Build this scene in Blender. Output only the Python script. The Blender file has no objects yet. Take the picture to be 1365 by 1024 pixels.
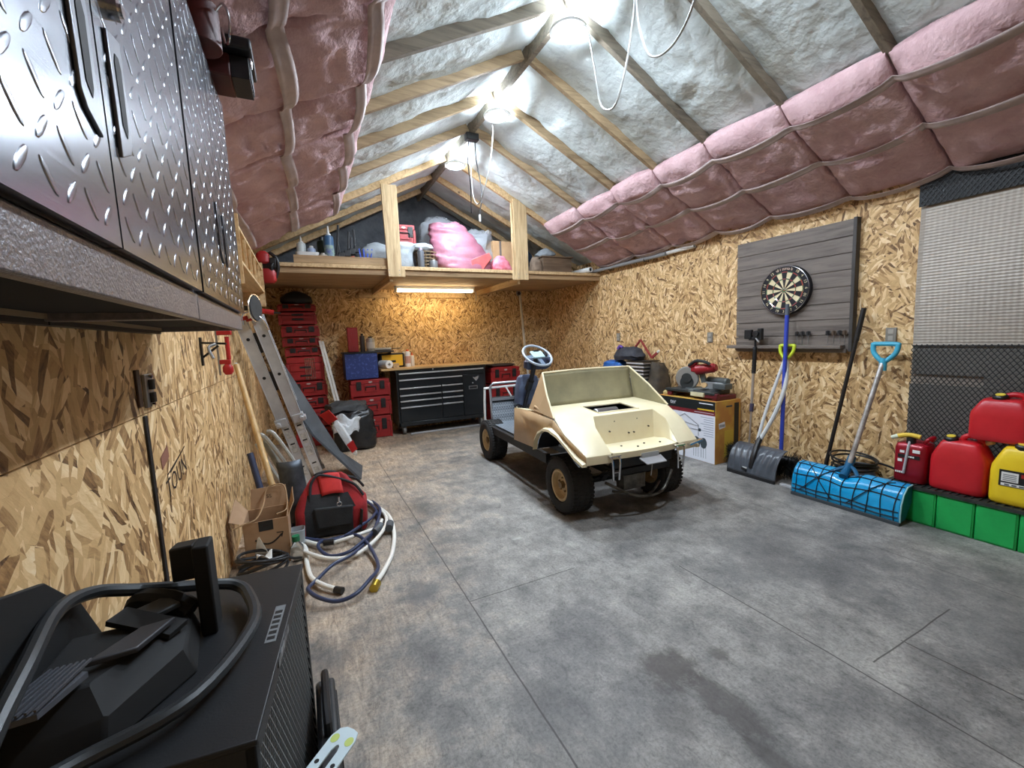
LAMP_E, TUBE_E, EXPOSURE = 320.0, 14.0, 1.0
import bpy, bmesh, math, random
from mathutils import Vector as V, Matrix, noise
from math import sin, cos, pi, radians, atan2, sqrt
random.seed(7)
SC = bpy.context.scene
COL = SC.collection
XL, XR, YB, YF, WH = -.53, 4.12, 6.85, -1.7, 2.44
RX = (XL+XR)/2                      # ridge
SN, CS = 1/sqrt(5), 2/sqrt(5)       # roof pitch 6:12
SLOPE = (XR-RX)/CS
RAF = [-1.04, -.43, .18, .79, 1.40, 2.01, 2.64, 3.23, 3.84, 4.50, 5.30, 5.95, 6.55]

# ---------------------------------------------------------------- materials
def lin(c):
    return tuple((x/255/12.92 if x <= 10 else ((x/255+.055)/1.055)**2.4) for x in c)
def new_mat(name):
    m = bpy.data.materials.new(name); m.use_nodes = True
    nt = m.node_tree; bs = nt.nodes['Principled BSDF']
    return m, nt, bs
def N(nt, t, **kw):
    n = nt.nodes.new(t)
    for k, v in kw.items():
        if k in n.inputs: n.inputs[k].default_value = v
        else: setattr(n, k, v)
    return n
def ramp(nt, src, stops, interp='LINEAR'):
    r = nt.nodes.new('ShaderNodeValToRGB'); r.color_ramp.interpolation = interp
    e = r.color_ramp.elements
    while len(e) < len(stops): e.new(.5)
    for i, (p, c) in enumerate(stops):
        e[i].position = p; e[i].color = (*c, 1) if len(c) == 3 else c
    nt.links.new(src, r.inputs[0]); return r.outputs[0]
def coords(nt, scale=(1, 1, 1), rot=(0, 0, 0)):
    tc = nt.nodes.new('ShaderNodeTexCoord'); mp = nt.nodes.new('ShaderNodeMapping')
    mp.inputs['Scale'].default_value = scale; mp.inputs['Rotation'].default_value = rot
    nt.links.new(tc.outputs['Object'], mp.inputs[0]); return mp.outputs[0]
def mixc(nt, fac, a, b, mode='MIX'):
    n = nt.nodes.new('ShaderNodeMix'); n.data_type = 'RGBA'; n.blend_type = mode
    for sock, val in ((n.inputs[0], fac), (n.inputs[6], a), (n.inputs[7], b)):
        if isinstance(val, bpy.types.NodeSocket): nt.links.new(val, sock)
        elif isinstance(val, (int, float)): sock.default_value = val
        else: sock.default_value = (*val, 1)
    return n.outputs[2]
def mth(nt, op, a, b=None, c=None):
    n = nt.nodes.new('ShaderNodeMath'); n.operation = op
    for i, v in enumerate((a, b, c)):
        if v is None: continue
        if isinstance(v, bpy.types.NodeSocket): nt.links.new(v, n.inputs[i])
        else: n.inputs[i].default_value = v
    return n.outputs[0]
def bump(nt, bs, h, strength=.3, dist=.01):
    b = nt.nodes.new('ShaderNodeBump'); b.inputs['Strength'].default_value = strength
    b.inputs['Distance'].default_value = dist
    nt.links.new(h, b.inputs['Height']); nt.links.new(b.outputs[0], bs.inputs['Normal'])
MC = {}
def mat(name, c, r=.5, m=0, c2=None, ns=6, sc=(1, 1, 1), lo=.35, hi=.65, bs_=0, bd=.004, bsc=80, alpha=1, trans=0, ior=1.45, emit=None, es=0, coat=0, det=4):
    """plain or two-tone noise material; colours are sRGB 0-255"""
    if name in MC: return MC[name]
    M, nt, bs = new_mat(name)
    bs.inputs['Roughness'].default_value = r; bs.inputs['Metallic'].default_value = m
    bs.inputs['Base Color'].default_value = (*lin(c), 1)
    if c2 is not None:
        co = coords(nt, sc); n = N(nt, 'ShaderNodeTexNoise', Scale=ns, Detail=det, Roughness=.6)
        nt.links.new(co, n.inputs['Vector'])
        nt.links.new(ramp(nt, n.outputs[0], [(lo, lin(c)), (hi, lin(c2))]), bs.inputs['Base Color'])
    if bs_:
        n2 = N(nt, 'ShaderNodeTexNoise', Scale=bsc, Detail=3); nt.links.new(coords(nt, sc), n2.inputs['Vector'])
        bump(nt, bs, n2.outputs[0], bs_, bd)
    if trans: bs.inputs['Transmission Weight'].default_value = trans; bs.inputs['IOR'].default_value = ior
    if alpha < 1: bs.inputs['Alpha'].default_value = alpha
    if coat: bs.inputs['Coat Weight'].default_value = coat
    if emit: bs.inputs['Emission Color'].default_value = (*lin(emit), 1); bs.inputs['Emission Strength'].default_value = es
    MC[name] = M; return M

def osb(name, ux, seed, tint=(1, 1, 1), vert=.25, size=1.0):
    """oriented strand board: u = world axis index along the wall, v = Z"""
    M, nt, bs = new_mat(name); bs.inputs['Roughness'].default_value = .62
    tc = nt.nodes.new('ShaderNodeTexCoord'); sp = nt.nodes.new('ShaderNodeSeparateXYZ'); nt.links.new(tc.outputs['Object'], sp.inputs[0])
    cb = nt.nodes.new('ShaderNodeCombineXYZ'); nt.links.new(sp.outputs[ux], cb.inputs[0]); nt.links.new(sp.outputs[2], cb.inputs[1])
    cb.inputs[2].default_value = seed
    P = cb.outputs[0]
    wob = N(nt, 'ShaderNodeTexNoise', Scale=9, Detail=2); nt.links.new(P, wob.inputs['Vector'])
    vs = nt.nodes.new('ShaderNodeVectorMath'); vs.operation = 'SCALE'; nt.links.new(wob.outputs['Color'], vs.inputs[0]); vs.inputs['Scale'].default_value = .03
    va = nt.nodes.new('ShaderNodeVectorMath'); nt.links.new(P, va.inputs[0]); nt.links.new(vs.outputs[0], va.inputs[1]); P = va.outputs[0]
    vals, edges = [], []
    for i in range(3):
        mp = nt.nodes.new('ShaderNodeMapping'); mp.inputs['Location'].default_value = (3.1*i+seed, 1.7*i, 0); nt.links.new(P, mp.inputs[0])
        big = N(nt, 'ShaderNodeTexVoronoi', Scale=(6.0+1.8*i)/size); big.voronoi_dimensions = '2D'; nt.links.new(mp.outputs[0], big.inputs['Vector'])
        s2 = nt.nodes.new('ShaderNodeSeparateColor'); nt.links.new(big.outputs['Color'], s2.inputs[0])
        ang = mth(nt, 'MULTIPLY_ADD', s2.outputs[0], 2.3, pi/2-1.15+vert*(i-1))
        vr = nt.nodes.new('ShaderNodeVectorRotate'); vr.rotation_type = 'Z_AXIS'; nt.links.new(mp.outputs[0], vr.inputs['Vector']); nt.links.new(ang, vr.inputs['Angle'])
        m2 = nt.nodes.new('ShaderNodeMapping'); m2.inputs['Scale'].default_value = (13/size, (44+10*i)/size, 1); nt.links.new(vr.outputs[0], m2.inputs[0])
        fl = N(nt, 'ShaderNodeTexVoronoi', Scale=1, Randomness=.95); fl.voronoi_dimensions = '2D'; nt.links.new(m2.outputs[0], fl.inputs['Vector'])
        sf = nt.nodes.new('ShaderNodeSeparateColor'); nt.links.new(fl.outputs['Color'], sf.inputs[0])
        vals.append((sf.outputs[0], sf.outputs[1], fl.outputs['Distance'], m2.outputs[0]))
    # upper flakes cover lower ones where their own random number says so
    v = vals[0][0]; h = mth(nt, 'MULTIPLY', vals[0][1], .5)
    for a, b, d, _ in vals[1:]:
        k = mth(nt, 'GREATER_THAN', b, .52)
        v = mth(nt, 'ADD', mth(nt, 'MULTIPLY', a, k), mth(nt, 'MULTIPLY', v, mth(nt, 'SUBTRACT', 1, k)))
        h = mth(nt, 'ADD', mth(nt, 'MULTIPLY', b, k), mth(nt, 'MULTIPLY', h, mth(nt, 'SUBTRACT', 1, k)))
    gr = N(nt, 'ShaderNodeTexNoise', Scale=1.6, Detail=7, Roughness=.75); nt.links.new(vals[1][3], gr.inputs['Vector'])
    v = mth(nt, 'ADD', mth(nt, 'MULTIPLY', v, .68), mth(nt, 'MULTIPLY', mth(nt, 'SUBTRACT', gr.outputs[0], .22), .52))
    t = lambda c: tuple(x*y for x, y in zip(lin(c), tint))
    colr = ramp(nt, v, [(.10, t((72, 48, 26))), (.21, t((140, 106, 66))), (.34, t((186, 152, 104))), (.60, t((212, 180, 130))), (.80, t((234, 210, 166))), (.93, t((248, 234, 204)))])
    nt.links.new(colr, bs.inputs['Base Color'])
    bump(nt, bs, mth(nt, 'ADD', h, v), .45, .006)
    return M

def wood(name, c, c2, axis=1, scale=1.0, r=.7, knots=True):
    if name in MC: return MC[name]
    M, nt, bs = new_mat(name); bs.inputs['Roughness'].default_value = r
    s = [22*scale]*3; s[axis] = 1.6*scale
    co = coords(nt, s)
    n = N(nt, 'ShaderNodeTexNoise', Scale=1.4, Detail=6, Roughness=.65, Distortion=.6); nt.links.new(co, n.inputs['Vector'])
    colr = ramp(nt, n.outputs[0], [(.3, lin(c2)), (.55, lin(c)), (.75, tuple(min(1, x*1.15) for x in lin(c)))])
    if knots:
        vo = N(nt, 'ShaderNodeTexVoronoi', Scale=3.1*scale); nt.links.new(coords(nt), vo.inputs['Vector'])
        k = ramp(nt, vo.outputs['Distance'], [(.03, (1, 1, 1)), (.07, (0, 0, 0))])
        colr = mixc(nt, k, colr, tuple(x*.35 for x in lin(c2)))
    nt.links.new(colr, bs.inputs['Base Color']); bump(nt, bs, n.outputs[0], .25, .003)
    MC[name] = M; return M

# ---------------------------------------------------------------- mesh builder
class B:
    def __init__(s): s.v, s.f, s.m, s.mi, s.T = [], [], [], 0, Matrix.Identity(4)
    def add(s, vs, fs, mi=None):
        o = len(s.v); T = s.T
        s.v += [T @ V(p) for p in vs]
        s.f += [tuple(i+o for i in f) for f in fs]
        s.m += [s.mi if mi is None else mi]*len(fs); return s
    def box(s, c, d, R=None):
        x, y, z = (k/2 for k in d); R = R or Matrix.Identity(3); c = V(c)
        vs = [c+R @ V((a*x, b*y, e*z)) for a in (-1, 1) for b in (-1, 1) for e in (-1, 1)]
        return s.add(vs, [(0, 1, 3, 2), (4, 6, 7, 5), (0, 4, 5, 1), (2, 3, 7, 6), (0, 2, 6, 4), (1, 5, 7, 3)])
    def bb(s, x0, x1, y0, y1, z0, z1): return s.box(((x0+x1)/2, (y0+y1)/2, (z0+z1)/2), (x1-x0, y1-y0, z1-z0))
    def bar(s, p0, p1, w, h, up=(0, 0, 1)):
        p0, p1 = V(p0), V(p1); d = (p1-p0); L = d.length; d.normalize()
        x = d.cross(V(up)).normalized(); z = x.cross(d)
        R = Matrix((x, d, z)).transposed()
        return s.box((p0+p1)/2, (w, L, h), R)
    def loft(s, rings, caps=True, closed=True):
        n = len(rings[0]); vs = [p for r in rings for p in r]; fs = []
        for i in range(len(rings)-1):
            for j in range(n if closed else n-1):
                k = (j+1) % n; fs.append((i*n+j, i*n+k, (i+1)*n+k, (i+1)*n+j))
        if caps and closed: fs += [tuple(range(n))[::-1], tuple((len(rings)-1)*n+j for j in range(n))]
        return s.add(vs, fs)
    def cyl(s, p0, p1, r0, r1=None, n=18, caps=True):
        r1 = r0 if r1 is None else r1; p0, p1 = V(p0), V(p1); d = (p1-p0).normalized()
        a = d.orthogonal().normalized(); b = d.cross(a)
        return s.loft([[p+(a*cos(2*pi*j/n)+b*sin(2*pi*j/n))*r for j in range(n)] for p, r in ((p0, r0), (p1, r1))], caps)
    def lathe(s, prof, o, ax=(0, 0, 1), n=24, caps=False):
        o, d = V(o), V(ax).normalized(); a = d.orthogonal().normalized(); b = d.cross(a)
        return s.loft([[o+d*h+(a*cos(2*pi*j/n)+b*sin(2*pi*j/n))*max(r, 1e-4) for j in range(n)] for r, h in prof], caps)
    def tube(s, pts, r, n=8, closed=False, sm=0, caps=True):
        P = [V(p) for p in pts]
        if sm:
            Q = []; m = len(P); rng = range(m if closed else m-1)
            for i in rng:
                g = (lambda k: P[k % m]) if closed else (lambda k: P[min(max(k, 0), m-1)])
                p0, p1, p2, p3 = g(i-1), g(i), g(i+1), g(i+2)
                for t in range(sm):
                    t /= sm; Q.append(.5*(2*p1+(p2-p0)*t+(2*p0-5*p1+4*p2-p3)*t*t+(3*p1-p0-3*p2+p3)*t**3))
            if not closed: Q.append(P[-1])
            P = Q
        m = len(P); rings = []; a = None
        for i, p in enumerate(P):
            q0, q1 = (P[i-1], P[(i+1) % m]) if closed else (P[max(i-1, 0)], P[min(i+1, m-1)])
            d = (q1-q0).normalized() if (q1-q0).length > 1e-9 else V((0, 0, 1))
            a = d.orthogonal().normalized() if a is None else (a-d*a.dot(d)).normalized()
            b = d.cross(a); rr = r(i/(m-1)) if callable(r) else r
            rings.append([p+(a*cos(2*pi*j/n)+b*sin(2*pi*j/n))*rr for j in range(n)])
        if closed: rings.append(rings[0])
        return s.loft(rings, caps and not closed)
    def sphere(s, c, r, n=16, m=10):
        if not isinstance(r, (tuple, list)): r = (r, r, r)
        c = V(c)
        return s.loft([[c+V((r[0]*max(sin(pi*i/m), 1e-3)*cos(2*pi*j/n), r[1]*max(sin(pi*i/m), 1e-3)*sin(2*pi*j/n), r[2]*cos(pi*i/m))) for j in range(n)] for i in range(m+1)])
    def prism(s, poly, off):
        off = V(off); P = [V(p) for p in poly]; return s.loft([P, [p+off for p in P]])
    def face(s, *pts): return s.add(pts, [tuple(range(len(pts)))])
    def grid(s, fn, nu, nv):
        vs = [fn(i/nu, j/nv) for i in range(nu+1) for j in range(nv+1)]
        return s.add(vs, [(i*(nv+1)+j, i*(nv+1)+j+1, (i+1)*(nv+1)+j+1, (i+1)*(nv+1)+j) for i in range(nu) for j in range(nv)])
    def sup(s, secs, n=28, e=4.0, c=(0, 0), k=1):
        """stack of superellipse rings: (z, halfx, halfy[, cx, cy])"""
        R = []
        if k > 1: secs = [tuple(x+(y-x)*i/k for x, y in zip(p, q)) for p, q in zip(secs, secs[1:]) for i in range(k)]+[secs[-1]]
        for q in secs:
            z, a, b = q[:3]; cx, cy = (q[3], q[4]) if len(q) > 4 else c
            R.append([V((cx+a*abs(cos(t))**(2/e)*(1 if cos(t) >= 0 else -1), cy+b*abs(sin(t))**(2/e)*(1 if sin(t) >= 0 else -1), z)) for t in [2*pi*j/n for j in range(n)]])
        return s.loft(R)
    def torus(s, c, R, r, ax=(0, 0, 1), n=32, m=8, sc=1.0):
        d = V(ax).normalized(); a = d.orthogonal().normalized(); b = d.cross(a); c = V(c)
        return s.tube([c+(a*cos(2*pi*i/n)+b*sin(2*pi*i/n)*sc)*R for i in range(n)], r, m, True)
    def text(s, t, size, M4, align='CENTER', depth=0.0):
        cu = bpy.data.curves.new('t', 'FONT'); cu.body = t; cu.size = size; cu.align_x = align; cu.align_y = 'CENTER'; cu.resolution_u = 2
        ob = bpy.data.objects.new('t', cu); COL.objects.link(ob)
        dg = bpy.context.evaluated_depsgraph_get(); me = ob.evaluated_get(dg).to_mesh()
        vs = [M4 @ v.co for v in me.vertices]; fs = [tuple(p.vertices) for p in me.polygons]
        ob.evaluated_get(dg).to_mesh_clear(); bpy.data.objects.remove(ob); bpy.data.curves.remove(cu)
        return s.add(vs, fs)
    def jit(s, amp, sc, seed=0, i0=0):
        for i in range(i0, len(s.v)):
            p = s.v[i]; s.v[i] = p+noise.noise_vector(p*sc+V((seed, seed*.7, 0)))*amp
        return s
MW = {}
def mw(o): return MW.get(o.name, Matrix.Identity(4)) if o else Matrix.Identity(4)
def obj(name, b, mats, parent=None, local=False, weld=0, smooth=35, bevel=0, bseg=2, solid=0, sub=0, label=None, recalc=True, kind=None):
    """one mesh object; geometry in world coordinates unless local"""
    me = bpy.data.meshes.new(name)
    T = mw(parent).inverted() if (parent and not local) else None
    me.from_pydata([T @ p for p in b.v] if T else [V(p) for p in b.v], [], b.f)
    for m in (mats if isinstance(mats, (list, tuple)) else [mats]): me.materials.append(m)
    for p, i in zip(me.polygons, b.m): p.material_index = i
    if recalc:
        bm = bmesh.new(); bm.from_mesh(me)
        if weld: bmesh.ops.remove_doubles(bm, verts=bm.verts, dist=weld)
        bmesh.ops.recalc_face_normals(bm, faces=bm.faces); bm.to_mesh(me); bm.free()
    if smooth:
        for p in me.polygons: p.use_smooth = True
        me.set_sharp_from_angle(angle=radians(smooth))
    me.update()
    o = bpy.data.objects.new(name, me); COL.objects.link(o)
    if parent: o.parent = parent
    MW[o.name] = mw(parent)
    if solid: md = o.modifiers.new('s', 'SOLIDIFY'); md.thickness = solid; md.offset = 0
    if bevel: md = o.modifiers.new('b', 'BEVEL'); md.width = bevel; md.segments = bseg; md.limit_method = 'ANGLE'; md.angle_limit = radians(40); md.harden_normals = False
    if sub: md = o.modifiers.new('u', 'SUBSURF'); md.levels = sub; md.render_levels = sub
    if label: o['label'] = label
    if kind: o['kind'] = kind
    return o
def tag(o, label, cat, group=None):
    o['label'] = label; o['category'] = cat
    if group: o['group'] = group
    return o
def thing(name, label, cat, loc=(0, 0, 0), rz=0, group=None):
    o = bpy.data.objects.new(name, None); COL.objects.link(o); o.empty_display_size = .05
    o.location = loc; o.rotation_euler = (0, 0, rz)
    MW[o.name] = Matrix.Translation(V(loc)) @ Matrix.Rotation(rz, 4, 'Z')
    return tag(o, label, cat, group)
def struct(name, b, m, **kw):
    o = obj(name, b, m, **kw); o['kind'] = 'structure'; return o
def dup(root, loc, rz=None, label=None, group=None):
    r = root.copy(); COL.objects.link(r); r.location = loc
    if rz is not None: r.rotation_euler = (0, 0, rz)
    if label: r['label'] = label
    if group: r['group'] = group
    for ch in list(root.children):
        c = ch.copy(); COL.objects.link(c); c.parent = r
        for g in list(ch.children):
            d = g.copy(); COL.objects.link(d); d.parent = c
    return r
# ================================================================ ROOM SHELL
def floor_mat():
    M, nt, bs = new_mat('floor_boards'); bs.inputs['Roughness'].default_value = .62
    tc = nt.nodes.new('ShaderNodeTexCoord'); O = tc.outputs['Object']
    sp = nt.nodes.new('ShaderNodeSeparateXYZ'); nt.links.new(O, sp.inputs[0]); X, Y = sp.outputs[0], sp.outputs[1]
    def noi(s, d=5, ro=.6, sc=(1, 1, 1), dist=0):
        mp = nt.nodes.new('ShaderNodeMapping'); mp.inputs['Scale'].default_value = sc; nt.links.new(O, mp.inputs[0])
        n = N(nt, 'ShaderNodeTexNoise', Scale=s, Detail=d, Roughness=ro, Distortion=dist); nt.links.new(mp.outputs[0], n.inputs['Vector']); return n.outputs[0]
    big = noi(1.1, 6, .62); mid = noi(4.2, 6, .68); grain = noi(5, 7, .74, (6, 1.1, 1), 1.6); fine = noi(75, 5, .75)
    # the sheets beside the long wall keep more of their bare wood colour
    warm = mth(nt, 'ADD', mth(nt, 'MULTIPLY', mth(nt, 'SUBTRACT', 1.15, X), .40), mth(nt, 'MULTIPLY', mth(nt, 'SUBTRACT', mid, .5), 1.5))
    far = mth(nt, 'MULTIPLY', mth(nt, 'SUBTRACT', Y, 3.2), .16)
    warm = mth(nt, 'ADD', warm, far)
    warm = ramp(nt, warm, [(.0, (0, 0, 0)), (.62, (1, 1, 1))])
    grey = ramp(nt, mid, [(.28, lin((98, 97, 95))), (.5, lin((138, 135, 130))), (.72, lin((170, 166, 159)))])
    tan = ramp(nt, grain, [(.3, lin((128, 108, 90))), (.5, lin((180, 157, 132))), (.7, lin((216, 195, 168)))])
    c = mixc(nt, warm, grey, tan)
    g = ramp(nt, grain, [(.32, (.66, .66, .66)), (.5, (1, 1, 1)), (.68, (1.12, 1.12, 1.12))])
    c = mixc(nt, .55, c, g, 'MULTIPLY')
    dk = ramp(nt, big, [(.38, (.52, .53, .55)), (.54, (.98, .98, .98))]); c = mixc(nt, .75, c, dk, 'MULTIPLY')
    f = ramp(nt, fine, [(.35, (.62, .62, .62)), (.5, (1, 1, 1)), (.65, (1.2, 1.2, 1.2))]); c = mixc(nt, .9, c, f, 'MULTIPLY'); scr = noi(11, 9, .86, (1.15, .85, 1), .6); c = mixc(nt, 1.0, c, ramp(nt, scr, [(.33, (.45, .45, .46)), (.46, (.95, .95, .95)), (.55, (1.03, 1.03, 1.03)), (.68, (1.4, 1.37, 1.32))]), 'MULTIPLY')
    # scattered scuffs, oil marks and wide darker patches, each with its own ragged outline
    wob = mth(nt, 'MULTIPLY', mth(nt, 'SUBTRACT', noi(9, 8, .78, (1.3, .7, 1), .5), .5), 2.0)
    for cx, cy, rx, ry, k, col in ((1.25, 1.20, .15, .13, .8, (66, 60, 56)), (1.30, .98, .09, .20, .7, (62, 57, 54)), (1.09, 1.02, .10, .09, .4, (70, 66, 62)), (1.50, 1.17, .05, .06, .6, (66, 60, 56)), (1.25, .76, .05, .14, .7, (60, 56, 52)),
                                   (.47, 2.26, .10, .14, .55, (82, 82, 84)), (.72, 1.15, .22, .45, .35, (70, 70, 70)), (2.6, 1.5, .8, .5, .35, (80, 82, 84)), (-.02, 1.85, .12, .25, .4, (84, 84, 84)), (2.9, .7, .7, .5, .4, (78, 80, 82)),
                                   (2.3, 3.5, .75, 1.25, .35, (58, 57, 56)), (1.22, 2.55, .05, .02, .4, (190, 188, 182))):  # wide oval adds oil darkness and painted shade beneath the cart
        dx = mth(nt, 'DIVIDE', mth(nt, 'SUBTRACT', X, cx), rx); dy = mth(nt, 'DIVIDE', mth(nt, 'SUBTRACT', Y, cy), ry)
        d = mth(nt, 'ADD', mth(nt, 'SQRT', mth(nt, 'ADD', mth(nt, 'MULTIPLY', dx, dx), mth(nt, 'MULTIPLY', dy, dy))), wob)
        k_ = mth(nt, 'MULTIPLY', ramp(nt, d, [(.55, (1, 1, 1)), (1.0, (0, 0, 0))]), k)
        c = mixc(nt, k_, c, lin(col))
    # joints between the sheets
    jw = mth(nt, 'MULTIPLY', mth(nt, 'SUBTRACT', noi(3, 2), .5), .012)
    def joint(A, a, Bc, b0, b1, w=.0035):
        q = mth(nt, 'ABSOLUTE', mth(nt, 'SUBTRACT', mth(nt, 'ADD', A, jw), a)); q = mth(nt, 'LESS_THAN', q, w)
        return mth(nt, 'MULTIPLY', q, mth(nt, 'MULTIPLY', mth(nt, 'GREATER_THAN', Bc, b0), mth(nt, 'LESS_THAN', Bc, b1)))
    J = [joint(X, .68, Y, -2, 5.1), joint(X, 1.90, Y, -2, 1.75), joint(X, 2.25, Y, -2, .84), joint(Y, 2.04, X, .68, 1.35, .003), joint(Y, 3.29, X, -.6, .68, .003), joint(Y, .83, X, 2.0, 2.7, .003), joint(X, 3.1, Y, -2, 2.9, .002)]
    j = J[0]
    for q in J[1:]: j = mth(nt, 'MAXIMUM', j, q)
    c = mixc(nt, mth(nt, 'MULTIPLY', j, .8), c, lin((46, 42, 38)))
    nt.links.new(c, bs.inputs['Base Color'])
    nt.links.new(ramp(nt, big, [(.3, (.48,)*3), (.7, (.72,)*3)]), bs.inputs['Roughness'])
    bump(nt, bs, mth(nt, 'ADD', mth(nt, 'MULTIPLY', grain, .6), mth(nt, 'SUBTRACT', fine, j)), .35, .004)
    return M
struct('floor', B().bb(XL-.12, XR+.12, YF-.1, YB+.12, -.12, 0), floor_mat())

osbL, osbR, osbB = osb('osb_left', 1, 3.0, (1.05, .99, .93), size=1.5), osb('osb_right', 1, 11.0, (1.04, .99, .94), size=1.1), osb('osb_back', 0, 23.0, (1.0, .96, .88))
# left wall: two rows of sheets with a real joint between them
b = B(); b.bb(XL-.012, XL, YF, YB, 0, 1.168); b.bb(XL-.012, XL, YF, YB, 1.172, WH+.06); b.bb(XL-.10, XL-.012, YF, YB, 0, WH)
struct('wall_left', b, osbL, smooth=0)
b = B(); b.bb(XR, XR+.012, YF, YB, 0, 1.218); b.bb(XR, XR+.012, YF, YB, 1.222, WH+.06); b.bb(XR+.012, XR+.10, YF, YB, 0, WH)
struct('wall_right', b, osbR, smooth=0)
b = B(); b.bb(XL-.1, XR+.1, YB, YB+.1, 0, WH+.05)
struct('wall_back', b, osbB, smooth=0)
m_foam = mat('grey_insulation', (226, 235, 234), .9, 0, (200, 209, 209), 3.2, bs_=.7, bd=.02, bsc=14, lo=.3, hi=.7, det=7)
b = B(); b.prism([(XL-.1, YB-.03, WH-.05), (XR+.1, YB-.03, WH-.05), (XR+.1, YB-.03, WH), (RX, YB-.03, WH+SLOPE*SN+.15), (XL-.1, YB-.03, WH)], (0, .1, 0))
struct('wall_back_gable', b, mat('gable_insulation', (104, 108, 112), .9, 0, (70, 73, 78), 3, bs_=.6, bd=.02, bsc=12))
b = B(); b.bb(XL-.1, XR+.1, YF-.1, YF, 0, WH); b.prism([(XL-.1, YF-.1, WH), (XR+.1, YF-.1, WH), (RX, YF-.1, WH+SLOPE*SN+.15)], (0, .1, 0))
struct('wall_front', b, osbB)

# roof slopes: P(side, distance up the slope, y, depth below the underside of the rafters)
def RP(k, s, y, d=0):
    x0 = XR if k > 0 else XL
    return V((x0-k*(s*CS+d*SN), y, WH+s*SN-d*CS))
def bay(y):
    for a, c in zip([-2.0]+RAF, RAF+[7.2]):
        if a <= y <= c: return (y-a)/(c-a)
    return .5
for k, nm in ((1, 'ceiling_right'), (-1, 'ceiling_left')):
    def f(u, v, k=k):
        s = -.1+u*(SLOPE+.12); y = YF+v*(YB-YF); t = bay(y)
        q = V((s*1.0, y, 5*k))
        d = -.075+.030*sin(pi*t)**.7+.018*noise.noise(q*2.2)+.012*noise.noise(q*5.5)+.007*noise.noise(q*13)
        wr = noise.noise(V((s*1.3+y*.8, y*2.6, 3+k))); d -= .016*max(0, 1-abs(wr)*10)
        return RP(k, s, y, d)
    struct(nm, B().grid(f, 62, 240), m_foam, smooth=80, recalc=False)
m_raft = wood('rafter_wood', (136, 126, 110), (98, 89, 78), 0, 1.0)
m_lum = wood('pale_lumber', (206, 176, 132), (166, 132, 90), 1, 1.0)
m_lumv = wood('pale_lumber_upright', (206, 180, 138), (160, 128, 88), 2, 1.0)
for y in RAF:
    for k in (1, -1):
        b = B(); pts = [RP(k, -.02, y-.02, 0), RP(k, SLOPE-.02, y-.02, 0), RP(k, SLOPE-.02, y-.02, -.17), RP(k, -.02, y-.02, -.17)]
        b.prism(pts, (0, .04, 0)); struct('roof_beam', b, m_raft if y < 3 else (wood('rafter_tan', (176, 152, 118), (130, 108, 80), 0, 1.0) if y < 5 else m_lum), smooth=0, bevel=.003)
struct('ridge_beam', B().bb(RX-.02, RX+.02, YF, YB, WH+SLOPE*SN-.045, WH+SLOPE*SN+.12), m_raft)
b = B(); b.bb(XR-.035, XR, YF, 5.3, WH-.005, WH+.035); struct('trim_1', b, mat('plate_wood', (120, 100, 84), .8), smooth=0)
# pink batts between the rafters along both eaves
m_pink = mat('pink_fibreglass', (220, 188, 190), .95, 0, (184, 146, 149), 5, bs_=.8, bd=.012, bsc=38, lo=.25, hi=.75, det=7)
BD = .075
def bdep(y): return .02+BD*max(0, sin(pi*bay(y)))**.55
ORD = ['first', 'second', 'third', 'fourth', 'fifth', 'sixth', 'seventh', 'eighth', 'ninth', 'tenth', 'eleventh', 'twelfth']
bays = [(a, c) for a, c in zip([-1.65]+RAF, RAF) if c < 5.4]
for k in (1, -1):
    L0 = 1.10 if k > 0 else 1.16
    for n, (a, c) in enumerate(reversed(bays)):
        def f(u, v, a=a, c=c, k=k, L0=L0, n=n):
            w = 2*pi*v; y = (a+c)/2+(c-a-.012)/2*cos(w)*1.0
            cr = abs(cos(w))**.5*(1 if cos(w) >= 0 else -1); y = (a+c)/2+(c-a-.012)/2*cr
            top = sin(w) > 0; ds = abs(sin(w))**.55
            end = min(1, sin(pi*min(max(u, .0), 1))*6)**.5
            LL = L0+.035*noise.noise(V((n*3.3, y*3, k)))
            s = .0+u*LL
            d = (-.05*ds if top else (BD+.012)*ds)*(end if not top else 1)
            q = V((s, y, 9*k+n))
            if not top: d += ds*(.028*noise.noise(q*3)+.018*noise.noise(q*9)+.009*noise.noise(q*21)-.022*max(0, 1-abs(noise.noise(V((s*2.2, y*4.4, n+k))))*8))*1.15; d *= min(1, (1.0-u)*5+.35)
            return RP(k, s, y, d+.012)
        b = B(); b.grid(f, 40, 56)
        first = [i for i in range(57)]; b.f.append(tuple(first[:-1])); b.m.append(0); b.f.append(tuple(40*57+i for i in range(56))); b.m.append(0)
        o = obj('insulation_batt', b, m_pink, smooth=70)
        side = 'above the dartboard wall' if k > 0 else 'above the steel cabinets'
        tag(o, f'pink fibreglass batt {side}, {ORD[n]} bay out from the loft', 'insulation', 'pink insulation batts along the eaves')
m_strap = mat('strap_film', (196, 178, 174), .55, 0, (170, 152, 148), 7, bs_=.3, bsc=30)
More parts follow.
